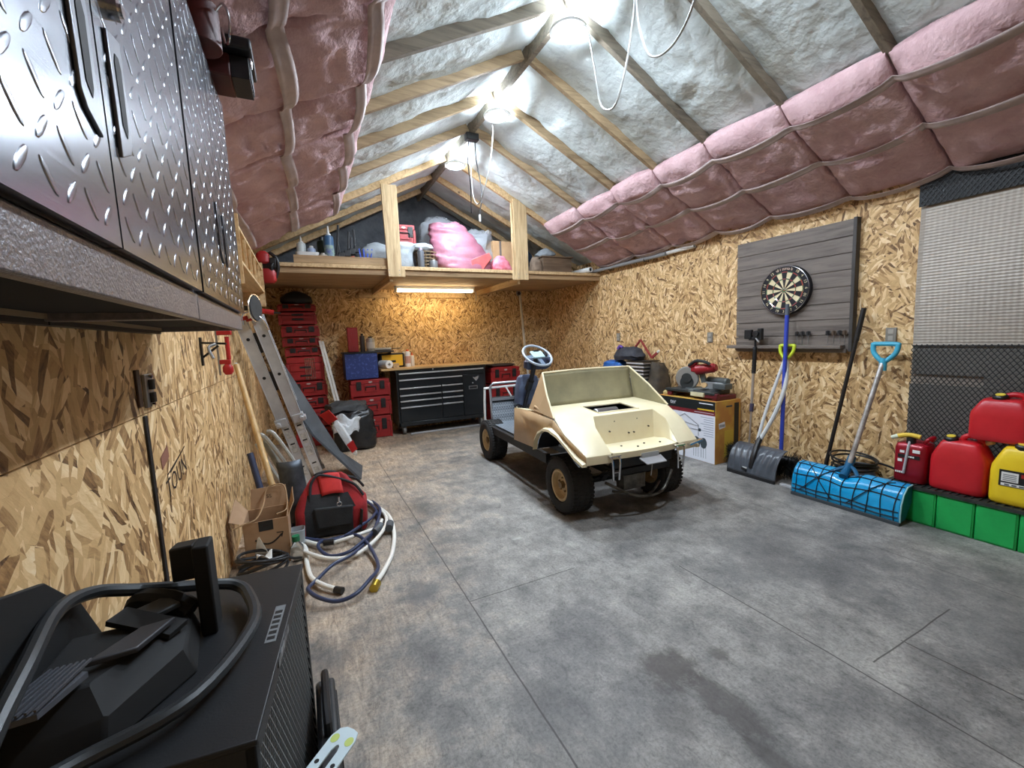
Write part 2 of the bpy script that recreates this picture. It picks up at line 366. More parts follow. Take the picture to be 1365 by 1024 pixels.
for k, ss in ((1, (.95, .51, .065)), (-1, (1.0, .56, .12))):
    for i, s0 in enumerate(ss):
        w = .029 if k > 0 else .038
        def f(u, v, k=k, s0=s0, w=w, i=i):
            y = YF+.1+u*(5.22-YF-.1); q = noise.noise(V((y*1.4, s0*9, k)))
            s = s0+.03*q+(v-.5)*2*w*(1+.3*noise.noise(V((y*2, s0, 4))))
            return RP(k, s, y, bdep(y)+.040+.012*noise.noise(V((y*3, s0*5, k*2)))+.004*sin(v*9+y*3))
        b = B(); b.grid(f, 150, 4)
        o = obj('insulation_strap', b, m_strap, smooth=60, solid=.0015)
        tag(o, f"pale strap under the batts {'above the dartboard wall' if k > 0 else 'above the steel cabinets'}, {['highest on the slope', 'midway up', 'lowest, along the wall'][i]}", 'strap')

# ---------------------------------------------------------------- ridge lamps
m_white = mat('white_plastic', (232, 232, 228), .45)
LAMPS = [5.03, 3.81, 2.62, 1.42]
m_lens = mat('lamp_lens', (255, 255, 255), .5, emit=(226, 240, 255), es=LAMP_E)
for i, y in enumerate(LAMPS):
    t = thing('ceiling_light', f"round white LED ceiling light under the ridge, {ORD[i]} out from the loft", 'ceiling light', (RX, y, 3.44), 0, 'ridge lights')
    b = B(); b.cyl((0, 0, .0), (0, 0, .03), .06, n=24); b.bb(-.03, .03, -.03, .03, .03, .12); obj('mounting_box', b, mat('box_grey', (120, 122, 122), .6), t, True)
    b = B(); b.lathe([(.088, .012), (.122, .012), (.128, .004), (.126, -.006), (.1, -.010), (.092, -.004)], (0, 0, 0), n=36); obj('trim_ring', b, m_white, t, True)
    b = B(); b.lathe([(.001, -.030), (.03, -.029), (.06, -.024), (.08, -.017), (.09, -.008), (.092, .0), (.001, .0)], (0, 0, 0), n=36); obj('lens', b, m_lens, t, True)
m_cable = mat('grey_cable', (176, 176, 172), .5); m_bcable = mat('black_cable', (22, 22, 24), .5)
def cable(name, label, pts, r, m, cat='cable', sm=8, n=6, **kw):
    return tag(obj(name, B().tube(pts, r, n, sm=sm), m, smooth=60, **kw), label, cat)
cable('lamp_cable', 'pale cable looping down beside the ridge light nearest the camera', [(1.85, 2.54, 3.44), (1.855, 2.48, 3.36), (1.86, 2.42, 3.1), (1.85, 2.36, 2.87), (1.85, 2.28, 2.79), (1.85, 2.2, 2.80), (1.85, 2.12, 2.94), (1.85, 2.06, 3.12), (1.84, 2.02, 3.3), (RX, 2.0, 3.55)], .006, m_cable)
cable('lamp_cable', 'pale cable hanging in a wide loop next to the other cable loop', [(RX+.02, 2.0, 3.55), (1.85, 2.02, 3.2), (1.85, 1.97, 3.0), (1.85, 1.92, 2.905), (1.85, 1.83, 2.86), (1.85, 1.72, 2.88), (1.85, 1.62, 2.99), (1.84, 1.56, 3.2), (RX+.02, 1.5, 3.56)], .006, m_cable)
cable('lamp_cable', 'thin pale cable hanging from the middle ridge light', [(1.83, 4.0, 3.45), (1.84, 4.03, 3.35), (1.83, 4.12, 3.1), (1.81, 4.3, 2.86), (1.80, 4.42, 2.83), (1.79, 4.50, 2.95), (1.79, 4.52, 3.2), (RX, 4.52, 3.56)], .006, m_cable)
t = thing('extension_cord', 'black cord with a plug dangling from the ridge above the loft edge', 'cord', (RX, 4.47, 3.5))
obj('bracket', B().bb(RX-.07, RX+.07, 4.43, 4.51, 3.49, 3.56), m_bcable, t, bevel=.006)
obj('cord', B().tube([(1.76, 4.47, 3.5), (1.75, 4.50, 3.3), (1.79, 4.56, 3.05), (1.80, 4.60, 2.78)], .006, 6, sm=8).tube([(1.83, 4.47, 3.5), (1.84, 4.48, 3.3), (1.86, 4.42, 3.0), (1.83, 4.36, 2.86), (1.80, 4.36, 2.7)], .006, 6, sm=8), m_bcable, t)
obj('plug', B().cyl((1.80, 4.36, 2.7), (1.80, 4.36, 2.63), .012, .010, 10), m_white, t, label='white plug end')
# ================================================================ LEFT WALL
def brushed():
    M, nt, bs = new_mat('tread_steel'); bs.inputs['Metallic'].default_value = 1; bs.inputs['Base Color'].default_value = (*lin((138, 141, 148)), 1)
    n = N(nt, 'ShaderNodeTexNoise', Scale=3, Detail=4); nt.links.new(coords(nt, (2, 2, 160)), n.inputs['Vector'])
    nt.links.new(ramp(nt, n.outputs[0], [(.3, (.20,)*3), (.7, (.27,)*3)]), bs.inputs['Roughness']); bump(nt, bs, n.outputs[0], .015, .001); return M
m_tread = brushed()
m_ham = mat('hammered_grey', (132, 127, 130), .40, .35, (112, 108, 112), 60, bs_=.6, bd=.003, bsc=190)
m_black = mat('black_paint', (20, 20, 22), .45)
m_dark = mat('dark_void', (8, 8, 9), .7)
m_chrome = mat('chrome', (214, 214, 216), .18, 1)
m_alu = mat('aluminium', (206, 208, 210), .40, .5, (180, 182, 186), 5, bs_=.1, bsc=60)
def tread(b, x, y0, y1, z0, z1, p=.045):
    ny, nz = int((y1-y0)/p), int((z1-z0)/p)
    for i in range(ny):
        for j in range(nz):
            cy, cz = y0+(i+.5)*(y1-y0)/ny, z0+(j+.5)*(z1-z0)/nz
            a = radians(48 if (i+j) % 2 else -48); ey, ez = (cos(a), sin(a)), (-sin(a), cos(a))
            def ring(rl, rw, h): return [(x+h, cy+ey[0]*rl*cos(t)+ez[0]*rw*sin(t), cz+ey[1]*rl*cos(t)+ez[1]*rw*sin(t)) for t in [2*pi*k/10 for k in range(10)]]
            b.loft([ring(.021, .0060, 0), ring(.0195, .0047, .0009), ring(.0165, .003, .0011)])
def door(par, y0, y1, z0, z1, side, lock=False):
    b = B(); b.bb(-.232, -.212, y0, y1, z0, z1); tread(b, -.212, y0+.012, y1-.012, z0+.01, z1-.01)
    d = obj('door', b, m_tread, par, smooth=30)
    yh = y1-.055 if side > 0 else y0+.055
    b = B(); w = .026
    pl = [(-.212, yh-w, 1.70), (-.212, yh-w+.012, 1.682), (-.212, yh+w, 1.664), (-.212, yh+w, 1.835), (-.212, yh-w, 1.845)]
    if side < 0: pl = [(x, 2*yh-y, z) for x, y, z in pl]
    b.prism(pl, (.005, 0, 0))
    h = obj('handle', b, mat('pewter', (110, 111, 116), .3, .9), d, bevel=.0015)
    b = B(); b.loft([[(-.2068+dx, yh+(-.011 if i in (0, 7, 1, 6) and False else 0)+yy, zz) for i, (yy, zz) in enumerate([(-.010, 1.715), (.004, 1.702), (.010, 1.715), (.012, 1.80), (.006, 1.813), (-.006, 1.813), (-.012, 1.80)])] for dx in (0, .0008)]); obj('finger_slot', b, m_dark, d)
    if lock:
        b = B(); b.cyl((-.212, yh, 1.875), (-.196, yh, 1.875), .014, n=16); b.cyl((-.196, yh, 1.875), (-.192, yh, 1.875), .009, n=12); obj('lock', b, m_chrome, d)
for k, (y0, y1, ym, lab) in enumerate(((.36, 1.297, .775, 'large steel tread-plate wall cabinet with two doors, cut off by the frame edge'), (1.303, 2.13, 1.716, 'steel tread-plate wall cabinet at the far end above the aluminium ladder'))):
    t = thing('wall_cabinet', lab, 'cabinet', (XL, y0, 1.465), 0, 'steel wall cabinets')
    b = B(); b.bb(XL, -.235, y0, y0+.016, 1.465, 2.37); b.bb(XL, -.235, y1-.016, y1, 1.465, 2.37); b.bb(XL, -.235, y0, y1, 2.354, 2.37); b.bb(XL, XL+.012, y0, y1, 1.465, 2.37)
    b.bb(-.250, -.232, y0, y1, 1.465, 1.533); b.bb(-.250, -.232, y0, y1, 2.35, 2.37); b.bb(-.232, -.226, y0, y1, 1.465, 1.528)
    b.bb(-.5, -.25, y0+.016, y1-.016, 1.53, 1.545)
    obj('body', b, m_ham, t, bevel=.002)
    b = B(); b.bb(XL+.012, -.25, y0+.016, y1-.016, 1.482, 1.53); obj('underside', b, mat('matt_black', (12, 12, 13), .95), t)
    b = B(); b.bb(XL+.0, XL+.03, y0, y1, 1.458, 1.480); obj('wall_cleat', b, m_black, t); obj('edge_strip', B().bb(XL+.03, XL+.036, y0, y1, 1.470, 1.4815), mat('edge_tan', (150, 128, 100), .6), t)
    door(t, y0+.008, ym-.003, 1.533, 2.352, 1); door(t, ym+.003, y1-.008, 1.533, 2.352, -1, lock=(k == 0))
# things stored on top of the far cabinet
m_darkred = mat('dark_red_paint', (92, 30, 26), .5, 0, (70, 24, 22), 8)
t = thing('toolbox', 'dark red toolbox with a black end on top of the far steel cabinet', 'toolbox', (-.22, 2.0, 2.372))
obj('body', B().bb(-.40, -.155, 1.92, 2.08, 2.372, 2.452), m_darkred, t, bevel=.006)
b = B(); b.bb(-.155, -.095, 1.925, 2.075, 2.374, 2.45); [b.bb(-.095, -.091, 1.93+.03*i, 1.945+.03*i, 2.38, 2.445) for i in range(5)]; obj('end_cap', b, m_black, t, bevel=.004)
obj('hook', B().tube([(-.13, 1.94, 2.45), (-.11, 1.93, 2.47), (-.09, 1.935, 2.45), (-.088, 1.94, 2.42)], .004, 6, sm=4), m_chrome, t)
tag(obj('black_case', B().bb(-.42, -.08, 1.88, 2.10, 2.453, 2.495), mat('dull_black', (18, 19, 22), .5), bevel=.008), 'flat black case lying over the dark red toolbox on the steel cabinet', 'case')
t = thing('paint_can', 'dark red can with a wire bail sitting high on the steel cabinet', 'can', (-.222, 1.78, 2.372))
obj('can_body', B().cyl((-.222, 1.78, 2.372), (-.222, 1.78, 2.50), .062, n=24), m_darkred, t, bevel=.003)
obj('bail', B().tube([(-.165, 1.74, 2.47), (-.140, 1.72, 2.485), (-.128, 1.725, 2.45), (-.135, 1.75, 2.40), (-.15, 1.80, 2.41), (-.16, 1.82, 2.47)], .004, 6, sm=4), m_chrome, t)
# outlet boxes, black bar, stamp
m_galv = mat('galvanised', (150, 150, 150), .4, .8)
t = thing('outlet_box', 'open metal box with a dark twin outlet at the black bar on the OSB wall', 'outlet', (XL, 1.97, 1.25))
b = B(); b.bb(XL, XL+.012, 1.935, 2.02, 1.19, 1.31); obj('box', b, m_galv, t, bevel=.003)
b = B(); [b.sup([(z-.018, .012, .017), (z+.018, .012, .017)], 16, 3, (XL+.014, 1.98)) for z in (1.225, 1.272)]; obj('receptacle', b, m_black, t)
b = B(); [obj('screw', B().cyl((XL+.012, 1.98, z), (XL+.022, 1.98, z), .006, n=8), m_chrome, t) for z in (1.198, 1.302)]
tag(obj('cover_plate', B().bb(XL, XL+.008, 1.868, 1.905, 1.20, 1.33), mat('rust_brown', (86, 58, 40), .6, 0, (60, 40, 28), 20), bevel=.002), 'small brown plate fixed to the OSB beside the open outlet box', 'plate')
tag(obj('flat_bar', B().bb(XL, XL+.008, 1.900, 1.928, 0, 1.165), m_black, bevel=.002), 'thin black upright strip covering the joint in the OSB wall', 'strip')
m_ink = mat('stamp_ink', (58, 46, 36), .8); m_ink2 = mat('stamp_red', (140, 92, 74), .8)
b = B(); x = XL+.0015
for y0, z0, y1, z1 in ((2.09, .90, 2.34, .945), (2.09, .905, 2.09, .79), (2.13, .90, 2.38, .955)): b.bar((x, y0, z0), (x, y1, z1), .005, .001, (1, 0, 0))
b.text('TOUN', .11, Matrix.Translation((x, 2.22, .86)) @ Matrix.Rotation(radians(8), 4, 'X') @ Matrix(((0, 0, 1, 0), (1, 0, 0, 0), (0, 1, 0, 0), (0, 0, 0, 1))))
tag(obj('ink_stamp', b, m_ink, smooth=0), 'faded dark lettering stamped on the OSB below the outlet box', 'marking')
tag(obj('red_mark', B().prism([(x, 2.03, .985), (x, 2.13, 1.015), (x, 2.135, .965), (x, 2.035, .935)], (.001, 0, 0)), m_ink2, smooth=0), 'reddish rectangle printed on the OSB above the dark lettering', 'marking')

# red clamp, small outlet, shelf rack with disc, hung power tool
m_red = mat('red_plastic', (186, 36, 34), .42, 0, (166, 28, 28), 5)
m_dred = mat('tool_red', (164, 34, 34), .45, 0, (142, 26, 27), 6)
t = thing('bar_clamp', 'red bar clamp hanging on the OSB beside the ladder top', 'clamp', (-.5, 3.35, 1.35))
obj('bar', B().bb(-.51, -.50, 3.33, 3.35, 1.22, 1.55), m_galv, t)
b = B(); b.sup([(1.22, .018, .022), (1.24, .03, .03), (1.27, .03, .03), (1.29, .018, .02)], 16, 3, (-.46, 3.35)); b.bb(-.505, -.44, 3.33, 3.37, 1.29, 1.32); b.bb(-.505, -.42, 3.33, 3.37, 1.48, 1.51); b.cyl((-.45, 3.35, 1.32), (-.45, 3.35, 1.47), .013, n=12); obj('jaw', b, m_red, t, bevel=.004)
t = thing('wall_bracket', 'dark iron bracket on the OSB under the cabinet end, next to the red clamp', 'bracket', (-.5, 2.9, 1.4))
b = B(); b.bb(XL, XL+.01, 2.95, 2.98, 1.30, 1.46); b.bar((XL, 2.96, 1.43), (-.40, 2.94, 1.42), .015, .012); b.bar((XL, 2.97, 1.34), (-.44, 2.95, 1.41), .012, .01); obj('arm', b, m_black, t)
obj('lever', B().tube([(-.45, 2.93, 1.42), (-.48, 2.90, 1.40), (-.46, 2.88, 1.34)], .008, 8, sm=4), m_galv, t)
t = thing('outlet_box', 'small white outlet on the OSB above the wooden shovel handle', 'outlet', (XL, 4.3, 1.21))
obj('plate', B().bb(XL, XL+.012, 4.2, 4.29, 1.15, 1.27), m_white, t, bevel=.003); obj('socket_face', B().bb(XL+.012, XL+.02, 4.225, 4.265, 1.17, 1.25), m_galv, t, bevel=.003)
t = thing('shelf_rack', 'small raw plywood wall rack beyond the steel cabinets', 'shelf', (XL, 4.2, 2.0))
m_ply = wood('raw_plywood', (214, 184, 138), (176, 140, 94), 1, .8, knots=False)
for z in (1.945, 2.165): obj('shelf', B().bb(XL, -.31, 3.25, 5.0, z-.009, z+.009), m_ply, t)
obj('end_panel', B().bb(XL, -.305, 5.0, 5.018, 1.80, 2.23), m_ply, t); obj('end_panel', B().bb(XL, -.305, 3.232, 3.25, 1.80, 2.23), m_ply, t)
b = B(); [b.bb(-.325, -.31, y, y+.02, 1.954, 2.156) for y in (3.6, 3.95, 4.3, 4.65)]; obj('slat', b, m_ply, t)
t = thing('saw_blade_disc', 'dark round disc with a silver rim hanging below the plywood rack', 'disc', (-.36, 4.35, 1.72))
obj('disc', B().lathe([(.001, .012), (.10, .012), (.105, 0), (.10, -.012), (.001, -.012)], (-.34, 4.2, 1.72), (1, -.35, 0), 32), mat('disc_grey', (46, 48, 50), .7), t)
obj('rim', B().torus((-.34, 4.2, 1.72), .113, .006, (1, -.35, 0), 40), m_chrome, t)
obj('hanger', B().bb(XL, -.33, 4.19, 4.21, 1.70, 1.74), m_black, t)
t = thing('hand_grinder', 'small red handled tool sticking out below the plywood rack', 'tool', (-.3, 5.0, 1.74))
obj('handle', B().cyl((-.40, 4.92, 1.76), (-.24, 4.92, 1.73), .022, .026, 14), m_red, t); obj('spindle', B().cyl((-.24, 4.92, 1.73), (-.18, 4.92, 1.725), .008, n=10).cyl((-.45, 4.92, 1.765), (-.39, 4.92, 1.76), .03, n=14), m_black, t)
t = thing('power_tool', 'red and black power tool hanging at the loft end near the rack', 'tool', (-.27, 5.2, 2.2))
obj('housing', B().sup([(2.05, .05, .05), (2.07, .075, .065), (2.15, .085, .07), (2.19, .06, .06)], 20, 3.5, (-.27, 5.15)).sup([(2.24, .04, .045), (2.26, .065, .06), (2.34, .06, .06), (2.37, .03, .035)], 20, 3, (-.30, 5.15)), m_dred, t)
b = B(); b.cyl((-.20, 5.12, 2.2), (-.31, 5.18, 2.22), .055, n=18); b.bb(-.24, -.185, 5.10, 5.2, 2.2, 2.3); b.tube([(-.2, 5.13, 2.1), (-.17, 5.12, 2.2), (-.18, 5.12, 2.3), (-.24, 5.14, 2.36)], .018, 8, sm=4); obj('motor', b, m_black, t, bevel=.004)

# ladder, mat, chair, shovel, bar
t = thing('folding_ladder', 'folded aluminium multi-position ladder leaning on the OSB wall', 'ladder', (0, 4.62, 0))
p0, p1 = V((.0, 4.60, 0)), V((-.40, 4.27, 1.63)); d = (p1-p0).normalized(); e1 = V((1, 0, .25)); e1 = (e1-d*e1.dot(d)).normalized(); e2 = e1.cross(d)
LM = Matrix((e1, d, e2)).transposed().to_4x4(); LM.translation = p0; LL = (p1-p0).length
m_lab = mat('ladder_label', (206, 204, 198), .6, 0, (150, 148, 144), 30); m_hole = m_dark
for nm, y0, y1, off, w, e in (('upper_rail', .72, LL, .062, .094, .0), ('lower_rail', .012, .80, .056, .078, -.012)):
    for sx in (-1, 1):
        b = B(); b.T = LM; b.bb(sx*off-w/2, sx*off+w/2, y0, y1, e-.014, e+.014); b.bb(sx*off-w/2, sx*off-w/2+.006, y0, y1, e-.045, e+.018); b.bb(sx*off+w/2-.006, sx*off+w/2, y0, y1, e-.045, e+.018)
        r = obj(nm, b, m_alu, t, bevel=.002)
        b = B(); b.T = LM
        if 'upper' in nm: [b.cyl((sx*off, y, e+.0142), (sx*off, y, e+.016), .014, n=14) for y in (LL-.16, LL-.52)]; obj('hole', b, m_hole, r)
        else:
            for y in ((.62, .46, .20) if sx < 0 else (.66, .52, .38, .14)): obj('label', B().add([LM @ V(p) for p in [(-.024+sx*off, y-.055, e+.0146), (.024+sx*off, y-.055, e+.0146), (.024+sx*off, y+.055, e+.0146), (-.024+sx*off, y+.055, e+.0146)]], [(0, 1, 2, 3)]), m_lab, r, smooth=0, solid=.001)
            b = B(); b.T = LM
            for y in (.62, .46, .20): b.bb(-.02+sx*off, .02+sx*off, y+.035, y+.05, e+.0158, e+.0162)
            obj('label_print', b, m_black, r)
b = B(); b.T = LM; b.bb(-.012, .012, LL-.30, LL-.12, -.01, .005); b.bb(-.012, .012, LL-.66, LL-.48, -.01, .005); obj('hinge_bar', b, m_black, t)
for sx in (-1, 1):
    b = B(); b.T = LM; b.bb(sx*.075-.05, sx*.075+.05, .70, .78, -.03, .03); b.bb(sx*.11-.015, sx*.11+.03, .715, .75, -.015, .05); b.cyl((sx*.10, .74, .03), (sx*.10, .74, .06), .018, n=14); obj('lock_collar', b, m_alu, t, bevel=.004)
    b = B(); b.T = LM; b.bb(sx*.075-.04, sx*.075+.04, 0, .05, -.33, -.29); b.bb(sx*.075-.03, sx*.075+.03, .03, LL-.02, -.325, -.297); obj('rear_rail', b, m_alu, t, bevel=.003)
    b = B(); b.T = LM; b.bb(sx*.056-.045, sx*.056+.045, -.004, .05, -.05, .02); obj('foot', b, m_black, t, bevel=.006)
for i in range(6):
    b = B(); b.T = LM; y = .16+i*.27; b.cyl((-.05, y, -.30), (-.05, y, -.01), .016, n=12).cyl((.05, y, -.30), (.05, y, -.01), .016, n=12); obj('rung', b, m_alu, t)
b = B(); b.T = LM; b.tube([(-.05, LL-.03, .02), (-.03, LL+.05, .03), (.04, LL+.06, .03), (.10, LL-.02, .03), (.115, LL-.12, .03)], .006, 6, sm=5); obj('release_wire', b, m_chrome, t)
b = B(); b.T = LM; b.bb(-.06, .0, LL+.005, LL+.035, -.02, .03); b.bb(-.02, .05, LL-.01, LL+.01, .016, .04); obj('catch', b, m_red, t, bevel=.004, label='red safety catch')
tag(obj('rubber_mat', B().loft([[(.40+.022*c, 4.52+0*c, 0+.006*c), (.47+.02*c, 5.02, .0+.006*c), (.25+.02*c, 5.02, .20+.01*c), (.0+.02*c, 5.02, .55+.01*c), (-.33+.02*c, 4.98, 1.45), (-.37+.02*c, 4.86, 1.42), (-.28+.02*c, 4.74, 1.05), (.0+.022*c, 4.62, .50)] for c in (0, 1)]), mat('charcoal_rubber', (70, 73, 77), .75, 0, (50, 53, 57), 5, bs_=.3, bsc=70), smooth=20), 'tall charcoal rubber sheet leaning behind the aluminium ladder', 'mat')
t = thing('folding_chair', 'grey folded camp chair squeezed between shovel and ladder', 'chair', (-.2, 4.0, 0))
m_gcloth = mat('grey_canvas', (146, 146, 138), .85, 0, (112, 112, 106), 9, bs_=.4, bsc=90)
b = B(); b.tube([(-.40, 4.02, .68), (-.34, 4.0, .64), (-.20, 3.96, .38), (-.06, 3.92, .03)], .018, 8, sm=5); b.tube([(-.33, 4.0, .70), (-.27, 3.98, .66), (-.12, 3.92, .36), (-.01, 3.90, .02)], .016, 8, sm=5); b.tube([(-.42, 4.05, .60), (-.30, 4.0, .33), (-.14, 3.94, .01)], .015, 8, sm=5); obj('tube_frame', b, mat('satin_grey', (164, 164, 158), .45, .3), t)
obj('folded_seat', B().loft([[(-.43+x, 4.10+y, .62+z) for x, y, z in ((0, 0, 0), (.06, -.05, .06), (.10, 0, .04), (.05, .06, 0))], [(-.30+x, 4.08+y, .33+z) for x, y, z in ((0, 0, 0), (.05, -.06, .05), (.10, 0, .03), (.05, .06, 0))], [(-.14+x, 4.02+y, .02+z) for x, y, z in ((-.04, 0, 0), (.0, -.05, .03), (.06, 0, .03), (.02, .06, 0))]]), m_gcloth, t, sub=2)
t = thing('shovel', 'long wooden handled shovel leaning on the OSB behind the cardboard box', 'shovel', (-.25, 3.5, 0))
obj('handle', B().tube([(-.495, 4.02, 1.26), (-.40, 3.80, .84), (-.28, 3.52, .30)], .021, 12, sm=3), wood('ash_handle', (206, 172, 118), (178, 140, 86), 2, .6, .5, False), t)
def f(u, v): y = 3.50-.06*cos((v-.5)*2.4)+.04; return V((-.26+.17*v+.05*u, y+.10*(1-u), .52*(1-u)**1.05+.003))
obj('blade', B().grid(f, 10, 8), mat('worn_steel', (96, 102, 108), .45, .7, (64, 68, 74), 7), t, solid=.004, label='grey steel blade')
obj('socket', B().cyl((-.30, 3.56, .36), (-.24, 3.5, .16), .026, .02, 12), mat('navy_steel', (40, 50, 78), .5, .2), t)
t = thing('pry_bar', 'dark bar with a navy rubber grip standing between shovel and OSB wall', 'bar', (-.36, 3.45, 0))
obj('grip', B().tube([(-.415, 3.56, .63), (-.36, 3.46, .36)], .022, 12), mat('navy_rubber', (38, 46, 72), .55), t); obj('shaft', B().tube([(-.36, 3.46, .36), (-.31, 3.38, .0)], .011, 10), m_black, t)

# cardboard parcel box
m_card = mat('cardboard', (168, 136, 104), .8, 0, (150, 118, 88), 4, bs_=.15, bsc=40)
t = thing('cardboard_box', 'open cardboard parcel box with a curved arrow mark, in front of the shovel', 'box', (-.31, 3.1, 0), 0)
x0, x1, y0, y1, h = -.435, -.185, 3.03, 3.29, .300
b = B(); w = .006
b.bb(x0, x1, y0, y0+w, 0, h); b.bb(x0, x1, y1-w, y1, 0, h); b.bb(x0, x0+w, y0, y1, 0, h); b.bb(x1-w, x1, y0, y1, 0, h); b.bb(x0, x1, y0, y1, 0, w)
obj('carton', b, m_card, t)
obj('flap', B().prism([(x0+.02, y1, h), (x1, y1, h), (x1-.01, y1+.03, h+.13), (x0+.03, y1+.03, h+.13)], (0, .004, 0)), m_card, t)
obj('flap', B().prism([(x1, y0, h), (x1, y1, h), (x1+.03, y1-.02, h+.12), (x1+.035, y0+.14, h+.05)], (.004, 0, 0)), m_card, t)
obj('flap', B().prism([(x0, y0, h), (x0, y1, h), (x0-.06, y1-.03, h+.10), (x0-.075, y0+.03, h+.02)], (.004, 0, 0)), m_card, t)
b = B(); pts = [(x0+.06+.15*u, y0-.001, .185-.045*sin(pi*u)+.012*u) for u in [i/14 for i in range(15)]]
for a, c in zip(pts, pts[1:]): b.bar(a, c, .010, .001, (0, 1, 0))
a = pts[-1]; b.bar((a[0]-.03, a[1], a[2]+.012), (a[0]+.006, a[1], a[2]+.010), .006, .001, (0, 1, 0)); b.bar((a[0]+.006, a[1], a[2]+.012), (a[0]-.004, a[1], a[2]-.022), .006, .001, (0, 1, 0))
obj('arrow_print', b, mat('print_ink', (34, 28, 24), .7), t, smooth=0)
obj('tape_label', B().bb(x0+.085, x0+.165, y0-.0015, y0, .235, .30), m_black, t); obj('tape_label', B().bb(x0+.12, x0+.20, y0-.0015, y0, .02, .085), m_black, t)
b = B(); b.bb(x0+.11, x0+.14, y0-.002, y0-.0015, .262, .272); b.text('15S', .035, Matrix.Translation((-.31, y1+.012, h+.07)) @ Matrix.Rotation(pi/2, 4, 'X')); obj('print', b, mat('print_ink', (34, 28, 24), .7), t, smooth=0)
cable('cord', 'thin pale cord with a brown plug draped over the cardboard box rim', [(-.48, 2.99, .295), (-.42, 3.01, .31), (-.36, 3.05, .315), (-.33, 3.21, .345), (-.31, 3.29, .425), (-.25, 3.30, .445), (-.20, 3.28, .425), (-.19, 3.13, .325), (-.25, 3.07, .315)], .005, mat('tan_cord', (150, 120, 84), .6), 'cord')
t = thing('cable_coil', 'black cable coil heaped in front of the cardboard box', 'cable', (-.32, 2.95, 0))
b = B()
for i in range(6): b.tube([(-.33+(.13+.008*sin(i*2))*cos(a), 2.90+(.075)*sin(a), .035+.014*i+.03*sin(a+i)+.02) for a in [2*pi*j/22 for j in range(22)]], .009, 6, True)
obj('loops', b, m_bcable, t); obj('cable_tail', B().tube([(-.23, 2.92, .10), (-.17, 2.93, .06), (-.13, 3.0, .02)], .008, 6, sm=5), m_bcable, t)
tag(obj('paper_sheet', B().grid(lambda u, v: V((-.385+.085*u*(1-.8*v)+.03*v, 2.99-.02*u-.03*v+.01*sin(3*u), .09+.13*v+.01*sin(2.5*u))), 6, 6), m_white, solid=.001), 'crumpled white paper stuck behind the black cable coil', 'paper')
tag(obj('paper_scrap', B().grid(lambda u, v: V((-.36+.08*u, 2.87+.05*v+.01*u, .13+.02*sin(5*u+3*v))), 6, 4), m_white, solid=.001), 'white scrap lying on top of the black cable coil', 'paper')
t = thing('plastic_bottle', 'small clear bottle with a green cap beside the cardboard box', 'bottle', (-.15, 3.02, 0))
m_clear = mat('clear_plastic', (225, 232, 234), .12, 0, trans=.9)
obj('body', B().sup([(0, .035, .03), (.01, .04, .035), (.09, .04, .035), (.12, .02, .02), (.13, .018, .018)], 20, 2.6, (-.15, 3.02)), m_clear, t); obj('cap', B().cyl((-.15, 3.02, .13), (-.15, 3.02, .165), .023, n=18), mat('green_cap', (30, 110, 72), .4), t)
tag(obj('plastic_tub', B().sup([(0, .04, .045), (.13, .048, .05), (.132, .045, .047), (.005, .037, .042)], 24, 4, (-.145, 3.22)), mat('milky_plastic', (205, 212, 216), .3, 0, trans=.5)), 'empty clear plastic tub at the corner of the cardboard box', 'tub')

# red tool bag and hoses
t = thing('tool_bag', 'red and black canvas tool bag standing inside the hose coil', 'bag', (.10, 3.42, 0), -.12)
m_bagr = mat('red_canvas', (170, 32, 36), .8, 0, (128, 24, 30), 7, bs_=.35, bsc=120); m_bagk = mat('black_canvas', (26, 27, 30), .8, 0, (40, 42, 45), 8, bs_=.35, bsc=120)
b = B(); b.sup([(.004, .235, .155), (.02, .245, .165), (.17, .25, .165), (.20, .245, .155), (.30, .19, .09, -.01, 0), (.39, .13, .035, -.03, 0), (.42, .10, .014, -.03, 0)], 56, 7)
b.jit(.022, 6, 3)
for i, fc in enumerate(b.f):
    c = sum((b.v[k] for k in fc), V())/len(fc)
    if (abs(c.x+.02) < .15 and c.y < 0 and c.z < .27) or c.z < .05: b.m[i] = 1
obj('bag_body', b, [m_bagr, m_bagk], t, True, smooth=38)
b = B(); b.loft([[(-.10+x, -.16-.03*k, .08), (.13+x, -.155-.03*k, .08), (.15+x, -.15-.03*k, .22), (-.12+x, -.145-.03*k, .23)] for k, x in ((0, 0), (1, .005))]); obj('front_pocket', b, m_bagk, t, True, bevel=.012, bseg=3)
b = B(); b.grid(lambda u, v: V((-.09+.15*u+.03*v, -.015-.09*v, .425-.13*v**1.4+.012*sin(3*u))), 8, 8); obj('top_flap', b, mat('bright_red_canvas', (206, 48, 44), .75, 0, (180, 38, 38), 7), t, True, solid=.006)
for sy in (-1, 1):
    obj('carry_handle', B().tube([(-.14, sy*.11, .27), (-.13, sy*.06-.02, .38), (-.09, sy*.03-.03, .435), (-.02+.02*sy, sy*.04, .43), (.08, sy*.05, .385), (.17, sy*.08, .34), (.225, sy*.11, .26)], .010, 8, sm=5), m_bagk, t, True)
obj('ring_clip', B().torus((.06, -.195, .25), .016, .003, (0, 1, .2), 18, 6).bar((.06, -.19, .27), (.06, -.188, .30), .012, .006), m_chrome, t, True)
b = B(); b.bar((.18, -.168, .03), (.20, -.160, .18), .08, .006); obj('side_strap', b, m_bagk, t, True)
m_hw = mat('white_hose', (226, 224, 216), .4); m_hn = mat('navy_hose', (44, 54, 84), .42)
def up(p, z0=.016, amp=.02, s=0): return [(x, y, z0+amp*(1+sin(i*1.7+s))) for i, (x, y) in enumerate(p)]
